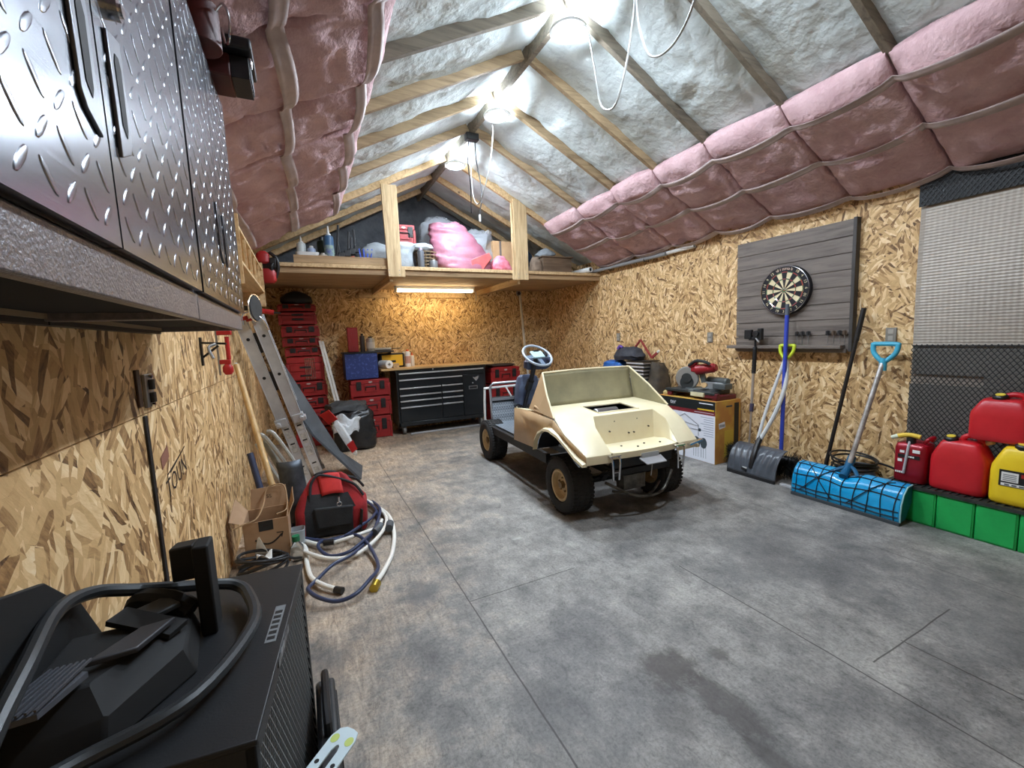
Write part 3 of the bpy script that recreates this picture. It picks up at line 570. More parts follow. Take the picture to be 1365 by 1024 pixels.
t = thing('garden_hose', 'white hose coiled on the floor around the red tool bag', 'hose', (.15, 3.2, 0))
obj('hose_tube', B().tube(up([(.057, 2.477), (-.018, 2.56), (-.074, 2.698), (-.097, 2.907), (-.105, 3.12), (-.17, 3.25), (-.24, 3.42), (-.22, 3.62), (-.08, 3.82), (.12, 3.90), (.30, 3.86), (.42, 3.66), (.488, 3.379), (.479, 3.079), (.413, 2.775), (.322, 2.545), (.251, 2.416)], amp=.008), .0140, 10, sm=6)
    .tube(up([(-.146, 3.102), (-.07, 2.945), (.037, 2.851), (.17, 2.827), (.297, 2.901), (.403, 3.068), (.465, 3.305), (.45, 3.534), (.36, 3.76), (.18, 3.86), (-.06, 3.78), (-.2, 3.55), (-.2, 3.3), (-.10, 3.20), (.003, 3.10), (.121, 3.07), (.257, 3.09), (.378, 3.18), (.43, 3.3)], .028, amp=.012), .0125, 10, sm=6), m_hw, t)
obj('brass_fitting', B().cyl((.262, 2.435, .022), (.238, 2.385, .022), .027, .025, 12), mat('brass', (196, 170, 70), .3, .9), t); obj('hose_end', B().cyl((.045, 2.488, .022), (.082, 2.455, .022), .019, n=12), m_black, t, label='dark hose end')
b = B(); b.cyl((.01, 3.075, .05), (.075, 3.06, .05), .021, n=12); obj('black_wrap', b, m_black, t)
t = thing('water_hose', 'navy blue hose looped over the white hose on the floor', 'hose', (.15, 3.0, 0))
obj('hose_tube', B().tube(up([(.418, 3.70), (.442, 3.458), (.388, 3.249), (.298, 3.024), (.168, 2.80), (.051, 2.715), (-.039, 2.633), (-.082, 2.571), (-.088, 2.487), (-.042, 2.4), (.048, 2.349), (.143, 2.348), (.233, 2.434), (.287, 2.547), (.301, 2.698), (.274, 2.915), (.221, 3.06), (.145, 3.14), (.055, 3.14), (-.012, 3.08), (-.02, 2.994), (.039, 2.90), (.149, 2.87), (.252, 2.94), (.334, 3.096), (.415, 3.358), (.40, 3.6), (.3, 3.83), (.1, 3.88), (-.12, 3.74), (-.19, 3.5), (-.15, 3.27), (.052, 3.13), (.152, 3.14), (.262, 3.2), (.361, 3.34), (.428, 3.52)], .03, .016), .0110, 10, sm=6), m_hn, t)
obj('nozzle', B().cyl((.34, 3.06, .05), (.40, 3.15, .05), .026, .03, 14), mat('grey_rubber', (74, 78, 82), .6), t); obj('coupling', B().cyl((.445, 3.07, .05), (.468, 3.16, .05), .028, n=14), mat('grey_rubber', (74, 78, 82), .6), t)

# ================================================================ BLACK MACHINE CABINET IN FRONT
m_bk = mat('satin_black_sheet', (25, 27, 30), .5, 0, (20, 22, 25), 4, bs_=.08, bsc=200)
t = thing('black_cabinet', 'black sheet-metal cabinet with a mesh side, below the steel wall cabinets', 'cabinet', (-.136, .827, 0), -.113)
CT = .70
b = B(); b.bb(-.37, 0, 0, .02, 0, CT-.013); b.bb(-.37, 0, .62, .64, 0, CT-.013); b.bb(-.37, -.35, 0, .64, 0, CT-.013); b.bb(-.37, .004, -.004, .644, CT-.012, CT); b.bb(-.02, 0, .0, .025, 0, CT-.013); b.bb(-.02, 0, .615, .64, 0, CT-.013); b.bb(-.02, 0, 0, .64, 0, .05); b.bb(-.02, 0, 0, .64, CT-.05, CT-.013); b.bb(-.36, -.03, .02, .62, .02, CT-.02)
obj('housing', b, m_bk, t, True, bevel=.003)
b = B(); z0, z1, y0, y1 = .05, CT-.05, .025, .615; p = .021
for i in range(-32, 64):
    for sgn, sl in ((1, 1.7), (-1, 1.7)):
        c = y0+i*p; pts = []
        lo_y, hi_y = max(y0, c), min(y1, c+(z1-z0)/sl)
        if hi_y-lo_y < .004: continue
        q = [(-.004-.002*sgn, y, (z0+(y-c)*sl) if sgn > 0 else (z1-(y-c)*sl)) for y in (lo_y, hi_y)]
        b.bar(q[0], q[1], .0022, .002, (1, 0, 0))
obj('side_grille', b, mat('grille_grey', (140, 143, 144), .4, .3), t, True, smooth=0)
b = B(); b.bb(-.036, -.012, .27, .42, CT, CT+.001); obj('rating_label', b, mat('grey_label', (120, 124, 126), .5), t, True)
b = B(); [b.bb(-.033, -.016, .28+.021*i, .292+.021*i, CT+.001, CT+.0014) for i in range(6)]; obj('label_print', b, m_bk, t, True)
b = B(); b.bb(-.003, .0055, .20, .335, CT-.02, CT-.004); obj('worn_edge', b, mat('bare_metal', (170, 174, 178), .4, .8, (60, 62, 66), 60), t, True, label='paint worn to bare metal')
t = thing('pump_unit', 'black moulded machine with a tubular hoop handle lying on the black cabinet', 'machine', (-.38, 1.1, CT))
zt = CT+.0
b = B(); b.tube([(-.27, 1.33, .765), (-.222, 1.335, .745), (-.188, 1.285, .735), (-.166, 1.14, .73), (-.245, .95, .73), (-.385, .875, .735), (-.45, .80, .77), (-.445, .80, .84), (-.46, .95, .875), (-.495, 1.14, .875), (-.475, 1.24, .855), (-.417, 1.284, .82), (-.33, 1.315, .785)], .0145, 10, True, sm=6); obj('hoop_handle', b, mat('black_rubber', (38, 42, 45), .42), t)
m_mold = mat('moulded_black', (12, 13, 15), .75, 0, (8, 9, 10), 6)
b = B(); b.loft([[(-.515, 1.24, zt), (-.29, 1.26, zt), (-.262, 1.07, zt), (-.37, .92, zt), (-.515, .90, zt)], [(-.51, 1.22, zt+.05), (-.30, 1.24, zt+.06), (-.28, 1.08, zt+.055), (-.37, .94, zt+.05), (-.51, .92, zt+.05)], [(-.49, 1.16, zt+.10), (-.36, 1.17, zt+.09), (-.34, 1.09, zt+.085), (-.40, .98, zt+.10), (-.49, .96, zt+.11)]]); obj('body', b, m_mold, t, bevel=.006, smooth=25)
m_gpan = mat('grey_panel', (46, 47, 52), .5)
obj('top_panel', B().prism([(-.415, 1.01, zt+.112), (-.345, 1.035, zt+.10), (-.305, 1.13, zt+.095), (-.36, 1.115, zt+.10)], (0, 0, .012)), m_gpan, t, bevel=.003)
b = B(); b.prism([(-.50, .885, zt+.12), (-.43, .895, zt+.115), (-.40, .985, zt+.11), (-.46, 1.01, zt+.118)], (0, 0, .01)); [b.bar((-.495+.011*i, .89, zt+.134), (-.455+.009*i, 1.005, zt+.131), .004, .004) for i in range(7)]; obj('ribbed_step', b, mat('grey_ribs', (78, 80, 86), .5), t)
b = B(); b.prism([(-.516, 1.04, zt), (-.516, 1.34, zt), (-.516, 1.26, zt+.13), (-.516, 1.14, zt+.24), (-.516, .85, zt+.33), (-.516, .85, zt)], (.012, 0, 0)); obj('rear_plate', b, m_mold, t, bevel=.003)
b = B(); b.bb(-.280, -.246, 1.20, 1.265, zt, zt+.225); b.prism([(-.28, 1.22, zt+.14), (-.28, 1.29, zt+.14), (-.28, 1.29, zt+.215), (-.28, 1.22, zt+.226)], (-.055, .03, -.012)); obj('latch_post', b, m_mold, t, bevel=.005)
b = B(); b.tube([(-.30, 1.22, zt+.06), (-.34, 1.24, zt+.085), (-.40, 1.27, zt+.09), (-.42, 1.285, zt+.05)], .03, 10, sm=4); b.bar((-.30, 1.12, zt+.08), (-.42, 1.18, zt+.115), .05, .012); obj('latch_arm', b, m_mold, t)
b = B(); b.prism([(-.40, 1.20, zt+.098), (-.345, 1.235, zt+.098), (-.31, 1.20, zt+.09), (-.36, 1.16, zt+.092)], (0, 0, .012)); obj('vent_plate', b, mat('slate_panel', (36, 40, 43), .5), t, bevel=.003)
t = thing('tool_case', 'black plastic tool case with a carry handle beside the black cabinet', 'case', (-.03, 1.2, 0))
b = B(); b.bb(-.058, .0, .80, 1.47, 0, .285); obj('case_shell', b, mat('case_black', (34, 37, 40), .5, bs_=.15, bsc=120), t, bevel=.012, bseg=3)
b = B(); b.bb(-.004, .004, 1.2, 1.42, .12, .27); obj('side_recess', b, m_bk, t, bevel=.003)
b = B(); b.tube([(-.028, 1.44, .283), (-.028, 1.44, .325), (-.028, 1.40, .335), (-.028, 1.27, .335), (-.028, 1.24, .32), (-.028, 1.24, .283)], .012, 8); obj('carry_handle', b, m_black, t)
t = thing('chainsaw_bar', 'pale chainsaw guide bar with a long slot lying on the black tool case', 'guide bar', (0, 1.1, .29))
A = Matrix.Translation((.028, 1.155, .3475)) @ Matrix.Rotation(radians(-43), 4, 'Z')
b = B(); b.T = A; W = .037
prof = [(-W, -.42), (-W, -.03), (-W*.75, -.006), (-W*.3, .002), (W*.3, .0), (W*.75, -.006), (W, -.03), (W, -.42)]
sl = [(-.009, -.42), (-.009, -.065), (-.005, -.052), (0, -.048), (0, -.048), (.005, -.052), (.009, -.065), (.009, -.42)]
vs = [(x, y, z) for z in (0, .004) for x, y in prof+sl]; fs = []
for i in range(7):
    for o in (0, 16): fs.append((o+i, o+i+1, o+8+i+1, o+8+i))
    fs.append((i, i+1, 17+i, 16+i)); fs.append((8+i, 9+i, 25+i, 24+i))
b.add(vs, fs); obj('blade', b, mat('teal_white', (204, 220, 224), .4), t, smooth=20)
b = B(); b.T = A; [b.cyl((x, -.10-.0, .0041), (x, -.10, .0046), .006, n=12) for x in (-.024, .024)]; obj('oil_hole', b, m_dark, t)
b = B(); b.T = A; [b.loft([[(x+.011*cos(a), -.035+.013*sin(a), .0041+h) for a in [2*pi*i/16 for i in range(16)]] for h in (0, .0006)]) for x in (-.022, .022)]; obj('oval_sticker', b, mat('lime_sticker', (190, 206, 110), .5), t)
b = B(); b.T = A; b.bb(-.03, .03, -.42, -.34, -.06, .0); obj('mount_block', b, m_black, t)
# ================================================================ BACK WALL: tool chest, modular boxes
m_chest = mat('chest_black', (22, 27, 31), .32, .1, coat=.2)
m_pull = mat('drawer_pull', (214, 218, 220), .3, .7)
FX = 6.34
t = thing('tool_chest', 'wide black rolling tool chest with silver drawer pulls under the shop light', 'tool chest', (1.88, 6.55, 0))
b = B(); b.bb(1.175, 2.585, FX+.012, 6.82, .13, .955); b.bb(1.165, 2.595, FX-.004, 6.82, .945, .978); b.bb(1.175, 2.585, FX-.002, FX+.02, .13, .19); b.bb(1.175, 1.205, FX-.002, FX+.02, .13, .95); b.bb(2.555, 2.585, FX-.002, FX+.02, .13, .95)
obj('case', b, m_chest, t, bevel=.004)
def drawer(x0, x1, z0, z1):
    d = obj('drawer', B().bb(x0+.003, x1-.003, FX-.010, FX+.015, z0+.003, z1-.003), m_chest, t, bevel=.003)
    b = B(); b.prism([(x0+.008, FX-.010, z1-.004), (x0+.008, FX-.030, z1-.006), (x0+.008, FX-.032, z1-.024), (x0+.008, FX-.010, z1-.028)], (x1-x0-.016, 0, 0)); obj('pull', b, m_pull, d, bevel=.002)
drawer(1.205, 2.555, .845, .935)
drawer(1.205, 2.195, .72, .84)
for a, c in ((.615, .715), (.53, .61), (.435, .525), (.20, .43)):
    drawer(1.205, 1.845, a, c); drawer(1.85, 2.195, a, c)
d = obj('cabinet_door', B().bb(2.203, 2.55, FX-.010, FX+.015, .195, .84), m_chest, t, bevel=.003)
b = B(); z = .765; b.prism([(2.36, FX-.013, z+.03), (2.40, FX-.013, z+.02), (2.43, FX-.013, z+.032), (2.47, FX-.013, z+.045), (2.455, FX-.013, z-.005), (2.42, FX-.013, z-.04), (2.385, FX-.013, z-.005)], (0, .004, 0)); obj('emblem', b, m_chrome, d, bevel=.002, label='silver winged emblem')
b = B(); b.bb(2.29, 2.44, FX-.014, FX-.009, .60, .655); obj('door_pull', b, mat('pull_grey', (150, 152, 152), .35, .8), d, bevel=.002); b = B(); b.bb(2.305, 2.425, FX-.016, FX-.0135, .613, .642); obj('pull_recess', b, m_black, d)
obj('lock', B().cyl((2.36, FX-.012, .70), (2.36, FX-.018, .70), .010, n=14), m_pull, d)
obj('lock', B().cyl((1.73, FX-.006, .962), (1.73, FX-.012, .962), .011, n=14), m_pull, t)
m_cast = mat('caster_grey', (112, 110, 106), .6)
for x in (1.26, 2.50):
    for y in (6.42, 6.76):
        b = B(); b.cyl((x-.022, y, .065), (x+.022, y, .065), .063, n=24); c = obj('caster', b, m_cast, t, bevel=.006); b = B(); b.bb(x-.032, x+.032, y-.03, y+.03, .115, .132); b.bb(x-.032, x-.026, y-.02, y+.02, .05, .12); b.bb(x+.026, x+.032, y-.02, y+.02, .05, .12); obj('fork', b, m_galv, c)
tag(obj('floor_rail', B().bb(1.34, 2.44, 6.33, 6.36, 0, .022), m_alu, bevel=.003), 'grey metal rail lying on the floor along the black tool chest', 'rail')
m_top = wood('bench_top', (206, 168, 112), (170, 128, 78), 0, .8, .5, False)
tag(obj('bench_board', B().bb(.97, 2.74, 6.31, 6.835, .979, 1.008), m_top, bevel=.003), 'long pale wooden bench top lying on the black tool chest', 'worktop')

# modular red tool boxes
m_redp = mat('modular_red', (166, 36, 36), .42, 0, (142, 28, 30), 4); m_latch = mat('latch_black', (26, 24, 25), .5)
def red_box(x, y, z, w, dpt, h, style, label, group, rz=0):
    t = thing('modular_toolbox', label, 'toolbox', (x, y, z), rz, group)
    b = B(); hw, hd = w/2, dpt/2
    b.bb(-hw, hw, -hd, hd, .008, h*.72); b.bb(-hw-.006, hw+.006, -hd-.006, hd, h*.72+.004, h-.012); b.bb(-hw+.03, hw-.03, -hd+.03, hd-.03, h-.012, h-.004)
    for s in (-1, 1): b.bb(s*hw-.016, s*hw+.016, -hd-.006, -hd+.03, 0, h*.72)
    obj('shell', b, m_redp, t, True, bevel=.008)
    if style == 'drawer':
        for k in range(2):
            b = B(); b.bb(-hw+.03, hw-.03, -hd-.012, -hd, .02+k*h*.34, h*.33+k*h*.34); o = obj('drawer', b, m_redp, t, True, bevel=.005)
            b = B(); b.bb(-.07, .07, -hd-.02, -hd-.012, .06+k*h*.34, .085+k*h*.34); obj('pull', b, m_latch, o, True, bevel=.004)
    else:
        for s in (-1, 1):
            b = B(); b.bb(s*hw*.62-.034, s*hw*.62+.034, -hd-.014, -hd, h*.38, h*.86); b.bb(s*hw*.62-.022, s*hw*.62+.022, -hd-.02, -hd-.014, h*.45, h*.58); obj('latch', b, m_latch, t, True, bevel=.004)
        b = B(); b.bb(-.09, .09, -hd-.011, -hd, h*.25, h*.66); o = obj('recess', b, m_dred, t, True, bevel=.004)
        b = B(); b.tube([(-.07, -hd-.012, h*.36), (-.07, -hd-.02, h*.56), (.07, -hd-.02, h*.56), (.07, -hd-.012, h*.36)], .008, 8); obj('handle', b, m_latch, t, True)
        b = B(); b.prism([(-.03, -hd-.0125, h*.80), (.0, -hd-.0125, h*.76), (.03, -hd-.0125, h*.80), (.02, -hd-.0125, h*.86), (-.02, -hd-.0125, h*.86)], (0, .003, 0)); obj('badge', b, mat('badge_grey', (190, 176, 170), .4), t, True, smooth=0)
    for s in (-1, 1):
        b = B(); b.bb(s*hw+(0 if s > 0 else -.006), s*hw+(.006 if s > 0 else 0), -hd+.02, hd-.02, h*.2, h*.6); obj('side_grip', b, m_dred, t, True, bevel=.003)
    return t
G = 'modular red tool boxes'
for z, h, w, lab in ((0, .335, .50, 'deep red tool box on the floor between bin bag and black tool chest'), (.337, .285, .52, 'red latched tool box in the middle of the stack under the blue box'), (.624, .255, .52, 'red latched tool box directly under the blue speckled box')):
    red_box(.82, 6.62, z, w, .42, h, 'latch', lab, G)
zz = [0, .27, .53, .70, .915, 1.25, 1.38, 1.51, 1.67, 1.845]
nm = ['at floor level behind the rubber mat', 'second from the floor', 'third from the floor', 'fourth from the floor, below the deep one', 'the deep one with a wire rack', 'just above the deep box', 'seventh from the floor', 'third from the top', 'second from the top', 'at the very top under the dark sack']
TX = -.05
for i, z in enumerate(zz):
    h = (zz[i+1] if i < 9 else 1.955)-z-.002
    red_box(TX+.012*(9-i)*.8+(.01 if i % 2 else 0), 6.60, z, .43, .40, h, 'drawer' if i in (4, 8) else 'latch', f'red box in the tall shaded stack, {nm[i]}', G)
b = B(); [b.tube([(.0+.022*i, 6.385, .93), (.0+.022*i, 6.383, 1.22)], .003, 5) for i in range(6)]; [b.tube([(-.01, 6.383, z), (.125, 6.383, z)], .003, 5) for z in (.95, 1.08, 1.21)]
tag(obj('wire_rack', b, m_chrome), 'small wire rack hooked on the deep red box in the tall stack', 'rack')
tag(obj('dark_sack', B().sup([(1.958, .17, .17), (1.99, .20, .19), (2.05, .185, .17), (2.10, .12, .12), (2.12, .05, .05)], 24, 2.6, (-.04, 6.6)).jit(.02, 6, 2), mat('navy_nylon', (24, 30, 40), .6, bs_=.5, bsc=30), smooth=60), 'dark navy sack slumped on the tall red tool box stack', 'sack')
for z, h, lab in ((.635, .28, 'red latched tool box on top of its stack beside the steering wheel'), (.30, .325, 'red tool box in the middle of the stack behind the cart railing'), (0, .295, 'red tool box on the floor behind the cart railing')):
    red_box(2.97, 6.60, z, .50, .42, h, 'latch', lab, G)
tag(obj('dark_tray', B().sup([(.917, .20, .17), (.935, .24, .19), (.95, .235, .185), (.94, .20, .16)], 24, 5, (2.95, 6.6)), mat('brown_black', (52, 42, 36), .6)), 'low dark tray lying on the red tool box near the steering wheel', 'tray')

# blue box and what stands on it
m_blue = mat('speckled_blue', (38, 56, 116), .5, 0, (66, 86, 150), 26, lo=.55, hi=.62)
m_blue2 = MC['speckled_blue']
t = thing('blue_case', 'blue speckled box with a black lid on top of the red tool boxes', 'case', (.72, 6.6, .882))
obj('body', B().bb(.50, .945, 6.41, 6.81, .884, 1.245), m_blue2, t, bevel=.006); obj('lid', B().bb(.485, 1.185, 6.40, 6.82, 1.247, 1.27), m_black, t, bevel=.004)
obj('side_post', B().bb(1.16, 1.18, 6.60, 6.8, 1.01, 1.246), m_black, t)
t = thing('red_level_box', 'tall narrow red box standing upright on the blue case lid', 'box', (.63, 6.5, 1.27)); obj('body', B().bb(.565, .705, 6.44, 6.56, 1.272, 1.62), m_redp, t, bevel=.008)
b = B(); [b.cyl((.635, 6.439, z), (.635, 6.43, z), .022, n=14) for z in (1.35, 1.52)]; b.bb(.60, .67, 6.434, 6.44, 1.41, 1.46); obj('front_print', b, m_dred, t)
def can(name, lab, x, y, z, r, h, m, capm, nozzle=False, band=None):
    t = thing(name, lab, 'can' if 'can' in name else 'bottle', (x, y, z))
    obj('body', B().lathe([(.001, 0), (r*.96, 0), (r, .006), (r, h*.80), (r*.94, h*.86), (r*.5, h*.9), (r*.5, h*.91), (.001, h*.91)], (x, y, z), n=20), m, t)
    if band: obj('label_band', B().lathe([(r*1.01, h*.2), (r*1.01, h*.62)], (x, y, z), n=20), band, t)
    obj('cap', B().lathe([(.001, h), (r*.42, h), (r*.5, h*.97), (r*.5, h*.88), (.001, h*.88)] if not nozzle else [(.001, h*1.15), (r*.14, h*1.15), (r*.3, h*.95), (r*.55, h*.93), (r*.55, h*.86), (.001, h*.86)], (x, y, z), n=18), capm, t)
    return t
m_tin = mat('tin', (176, 172, 164), .35, .6)
can('spray_can', 'grey tin with a dark cap on the blue case lid', .875, 6.5, 1.271, .06, .215, m_tin, m_black, band=mat('tin_label', (206, 200, 190), .5))
can('spray_can', 'slim dark can half hidden behind the grey tin', .775, 6.58, 1.271, .035, .26, mat('dark_can', (70, 62, 58), .4), m_black)
t = thing('caulking_gun', 'long silver caulking gun lying on the black lid beside the grey tin', 'tool', (1.05, 6.5, 1.27)); obj('barrel', B().cyl((.93, 6.5, 1.295), (1.16, 6.48, 1.295), .022, n=14), m_tin, t); obj('rod', B().cyl((1.16, 6.48, 1.295), (1.30, 6.47, 1.30), .005, n=8).cyl((.93, 6.5, 1.295), (.88, 6.51, 1.295), .008, n=8), m_black, t)
t = thing('yellow_case', 'yellow tool case with a black border under the black shelf end', 'case', (1.2, 6.58, 1.01)); obj('shell', B().bb(1.0, 1.36, 6.56, 6.74, 1.012, 1.225), m_black, t, bevel=.012); obj('face_plate', B().bb(1.03, 1.335, 6.552, 6.562, 1.035, 1.20), mat('case_yellow', (234, 182, 36), .45), t, bevel=.004); obj('grip', B().bb(1.14, 1.23, 6.545, 6.553, 1.09, 1.12), m_black, t, bevel=.003)
t = thing('paper_roll', 'white paper towel roll lying on the bench top by the blue case', 'paper roll', (1.06, 6.42, 1.06)); b = B(); b.lathe([(.02, 0), (.06, 0), (.06, .22), (.02, .22), (.02, 0)], (1.10, 6.37, 1.07), (-.35, .9, 0), 28); obj('paper', b, m_white, t); obj('core_tube', B().lathe([(.0185, .001), (.021, -.001), (.021, .221), (.0185, .219)], (1.10, 6.37, 1.07), (-.35, .9, 0), 20), m_card, t)
tag(obj('wood_block', B().bb(1.16, 1.25, 6.42, 6.5, 1.009, 1.075), m_lum, bevel=.004), 'small wooden block in front of the yellow case', 'block')
can('glue_bottle', 'white bottle with an orange cap at the yellow case end', 1.41, 6.55, 1.009, .042, .26, m_white, mat('orange_cap', (232, 92, 40), .4), band=mat('print_band', (196, 150, 130), .5))
can('glue_bottle', 'plain white bottle squeezed between yellow case and orange-capped bottle', 1.375, 6.66, 1.009, .035, .23, m_white, m_white)
can('glue_bottle', 'second slim bottle with orange neck beside the orange-capped bottle', 1.485, 6.58, 1.009, .032, .19, mat('cream_bottle', (226, 216, 196), .4), mat('orange_cap', (232, 92, 40), .4), True)

# strips, bin bag, plastic
t = thing('metal_strip', 'two pale metal strips leaning together beside the tall red stack', 'strip', (.35, 6.2, 0))
for k, (a, c) in enumerate((((.20, 6.36, 1.45), (.42, 6.05, .0)), ((.235, 6.37, 1.44), (.46, 6.07, .0)))): obj('strip', B().bar(a, c, .028, .012, (0, -1, 0)), mat('pale_metal', (214, 210, 202), .4, .3), t, smooth=0)
m_bagb = mat('black_bin_bag', (24, 25, 27), .32, 0, (34, 35, 37), 6, bs_=.6, bd=.01, bsc=22)
tag(obj('bin_bag', B().sup([(.003, .22, .18), (.05, .26, .21), (.25, .27, .22), (.42, .25, .2), (.52, .2, .16), (.545, .1, .08)], 60, 3.5, (.52, 5.98), 7).jit(.045, 5, 1).jit(.022, 13, 4).jit(.008, 30, 2), m_bagb, smooth=60), 'full shiny black bin bag on the floor beside the red tool boxes', 'bag')
tag(obj('grey_bundle', B().sup([(.50, .20, .14), (.53, .25, .17), (.60, .23, .15), (.635, .12, .08)], 50, 5, (.45, 6.02), 5).jit(.05, 6, 5).jit(.025, 14, 2), mat('charcoal_cloth', (74, 78, 80), .7, 0, (52, 54, 57), 9, bs_=.5, bsc=40), smooth=40), 'charcoal folded bundle lying on the black bin bag', 'bundle')
m_film = mat('cloudy_film', (226, 230, 232), .22, alpha=.62, bs_=.9, bd=.02, bsc=24)
tag(obj('plastic_wrap', B().grid(lambda u, v: V((.28+.30*u-.05*v, 5.70-.10*sin(pi*u)-.05*v, .50-.20*v-.05*u+.03*sin(9*u)+.02*sin(11*v+4*u))), 16, 12).jit(.02, 9, 7), m_film, smooth=70, solid=.003), 'crumpled clear plastic draped over the front of the black bin bag', 'plastic')
t = thing('blister_pack', 'clear plastic package with a red card end lying against the rubber mat', 'package', (.33, 5.45, .1))
obj('red_card', B().prism([(.10, 5.52, .56), (.20, 5.46, .62), (.29, 5.44, .50), (.19, 5.50, .44)], (.004, .006, .004)), m_red, t, smooth=0)
obj('clear_shell', B().loft([[(.19+a, 5.47+c, .48+e) for a, c, e in ((0, 0, 0), (.08, -.03, .06), (.11, .03, .06), (.03, .05, 0))], [(.30+a, 5.38+c, .26+e) for a, c, e in ((0, 0, 0), (.10, -.03, .05), (.13, .03, .05), (.03, .05, 0))], [(.44+a, 5.32+c, .02+e) for a, c, e in ((-.02, 0, 0), (.05, -.03, .02), (.08, .03, .02), (.01, .05, 0))]]), m_film, t, sub=1)
obj('red_card_end', B().prism([(.36, 5.34, .20), (.43, 5.33, .25), (.47, 5.32, .14), (.41, 5.33, .10)], (.004, -.02, 0)), m_red, t, smooth=0)
can('orange_bottle', 'small white bottle with orange cap on the floor at the red tool boxes', .70, 6.30, .001, .055, .25, m_white, mat('orange_cap', (232, 92, 40), .4), band=mat('orange_band', (222, 96, 60), .5))
tag(obj('wood_pole', B().tube([(3.50, 6.80, 2.12), (3.53, 6.74, 1.2), (3.57, 6.60, .0)], .022, 12), mat('white_pole', (206, 202, 188), .45)), 'pale round pole leaning in the back corner behind the steering wheel', 'pole')
t = thing('wall_socket', 'small round dark socket high on the back wall above the pale pole', 'socket', (3.5, YB, 2.16)); obj('plate', B().cyl((3.5, YB, 2.16), (3.5, YB-.015, 2.16), .05, n=20), m_galv, t); obj('hole', B().cyl((3.5, YB-.0155, 2.16), (3.5, YB-.02, 2.16), .03, n=16), m_black, t)

# ================================================================ LOFT
ZL = 2.29; LY = 5.35
m_deck = wood('deck_boards', (176, 146, 108), (128, 100, 70), 0, .8, .7, False)
t = thing('storage_loft', 'timber storage loft spanning the back of the garage on two hanging posts', 'loft', (RX, LY, 2.2))
b = B(); n = 11; w = (YB-LY)/n
for i in range(n): b.bb(XL, XR, LY+i*w+.002, LY+(i+1)*w-.002, 2.20, 2.222)
b.bb(XL, XR, LY, YB, 2.225, ZL); obj('deck', b, m_deck, t, smooth=0, bevel=.003)
b = B(); b.bb(XL, XR, LY-.04, LY, 2.255, 2.297); obj('edge_board', b, m_lum, t, bevel=.003)
b = B(); b.bb(XL, XR, LY-.012, LY, 2.19, 2.254); obj('fascia', b, m_deck, t, bevel=.002)
b = B(); b.bb(-.02, .99, LY-.03, LY+.01, 2.30, 2.385); obj('lip_board', b, m_deck, t, bevel=.003)
for x0, x1, k, top in ((.955, 1.135, 0, 3.22), (2.675, 2.86, 1, 3.22)):
    b = B(); a = .02 if k == 0 else 0
    b.prism([(x0+a, LY-.085, 2.165), (x1, LY-.085, 2.165), (x1, LY-.085, top), (x0-.02+a, LY-.085, top)], (0, .042, 0)); obj('post', b, m_lumv, t, bevel=.003)
    b = B(); b.bb((x1 if k == 0 else x0-.04), (x1+.04 if k == 0 else x0), LY-.075, LY-.035, 2.165, top-.05 if k else 2.29); obj('post_stud', b, m_lumv, t, bevel=.003)
    b = B(); b.bb((x0+x1)/2-.05, (x0+x1)/2-.01, LY-.02, YB-.01, 2.115, 2.199); obj('joist', b, m_lum, t, bevel=.003)
    [obj('screw', B().cyl((x0+.03+.06*i, LY-.0855, z), (x0+.03+.06*i, LY-.088, z), .006, n=8), m_galv, t) for i in (0, 2) for z in (2.19, 2.24)]
for x0, x1 in ((.80, 1.26), (1.86, 2.48)): obj('wall_cleat', B().bb(x0, x1, YB-.04, YB, 2.07, 2.15), m_lum, t, bevel=.003)
t = thing('shop_light', 'long warm fluorescent shop light fixed under the loft over the tool chest', 'light', (1.87, 6.42, 2.16))
obj('channel', B().prism([(1.26, 6.34, 2.199), (1.26, 6.50, 2.199), (1.26, 6.47, 2.155), (1.26, 6.37, 2.155)], (1.22, 0, 0)), m_white, t, bevel=.003)
m_tube = mat('tube_glow', (255, 236, 200), .4, emit=(255, 230, 182), es=TUBE_E)
for y in (6.385, 6.455): obj('tube', B().cyl((1.285, y, 2.135), (2.455, y, 2.135), .013, n=14), m_tube, t)
for x in (1.26, 2.455): obj('end_cap', B().bb(x, x+.025, 6.36, 6.48, 2.115, 2.16), m_white, t, bevel=.004)
cable('light_cord', 'thin cord hanging from the end of the fluorescent shop light', [(2.48, 6.42, 2.15), (2.52, 6.42, 2.12), (2.53, 6.45, 2.04), (2.545, 6.5, 2.0)], .005, m_cable, 'cord')
for i in range(1): pass
# loft contents
m_vinyl = mat('white_vinyl', (156, 162, 166), .6, 0, (128, 136, 141), 4, bs_=.5, bd=.012, bsc=12)
m_cf = mat('clear_film', (214, 220, 226), .15, alpha=.38, bs_=1.0, bd=.02, bsc=18)
def blob(name, lab, cat, c, secs, m, jit=(.03, 5), e=2.6, seed=0, n=30, **kw):
    b = B(); b.sup([(c[2]+z, a, d) for z, a, d in secs], n+10, e, (c[0], c[1]), 6); b.jit(jit[0], jit[1], seed); b.jit(jit[0]*.45, jit[1]*3, seed+1)
    return tag(obj(name, b, m, smooth=60, **kw), lab, cat)
t = thing('tray', 'white tray holding bottles at the loft end by the cabinets', 'tray', (.12, 5.62, ZL)); obj('tray_body', B().sup([(ZL+.002, .11, .09), (ZL+.17, .125, .1), (ZL+.168, .118, .094), (ZL+.02, .105, .085)], 28, 6, (.13, 5.62)), m_white, t)
can('spray_bottle', 'white spray bottle standing in the white loft tray', .07, 5.64, ZL+.021, .05, .30, mat('cloudy_white', (214, 220, 218), .4), m_white, True)
can('spray_bottle', 'small white and blue bottle in the white loft tray', .175, 5.60, ZL+.021, .045, .23, mat('pale_blue', (170, 186, 214), .4), m_white)
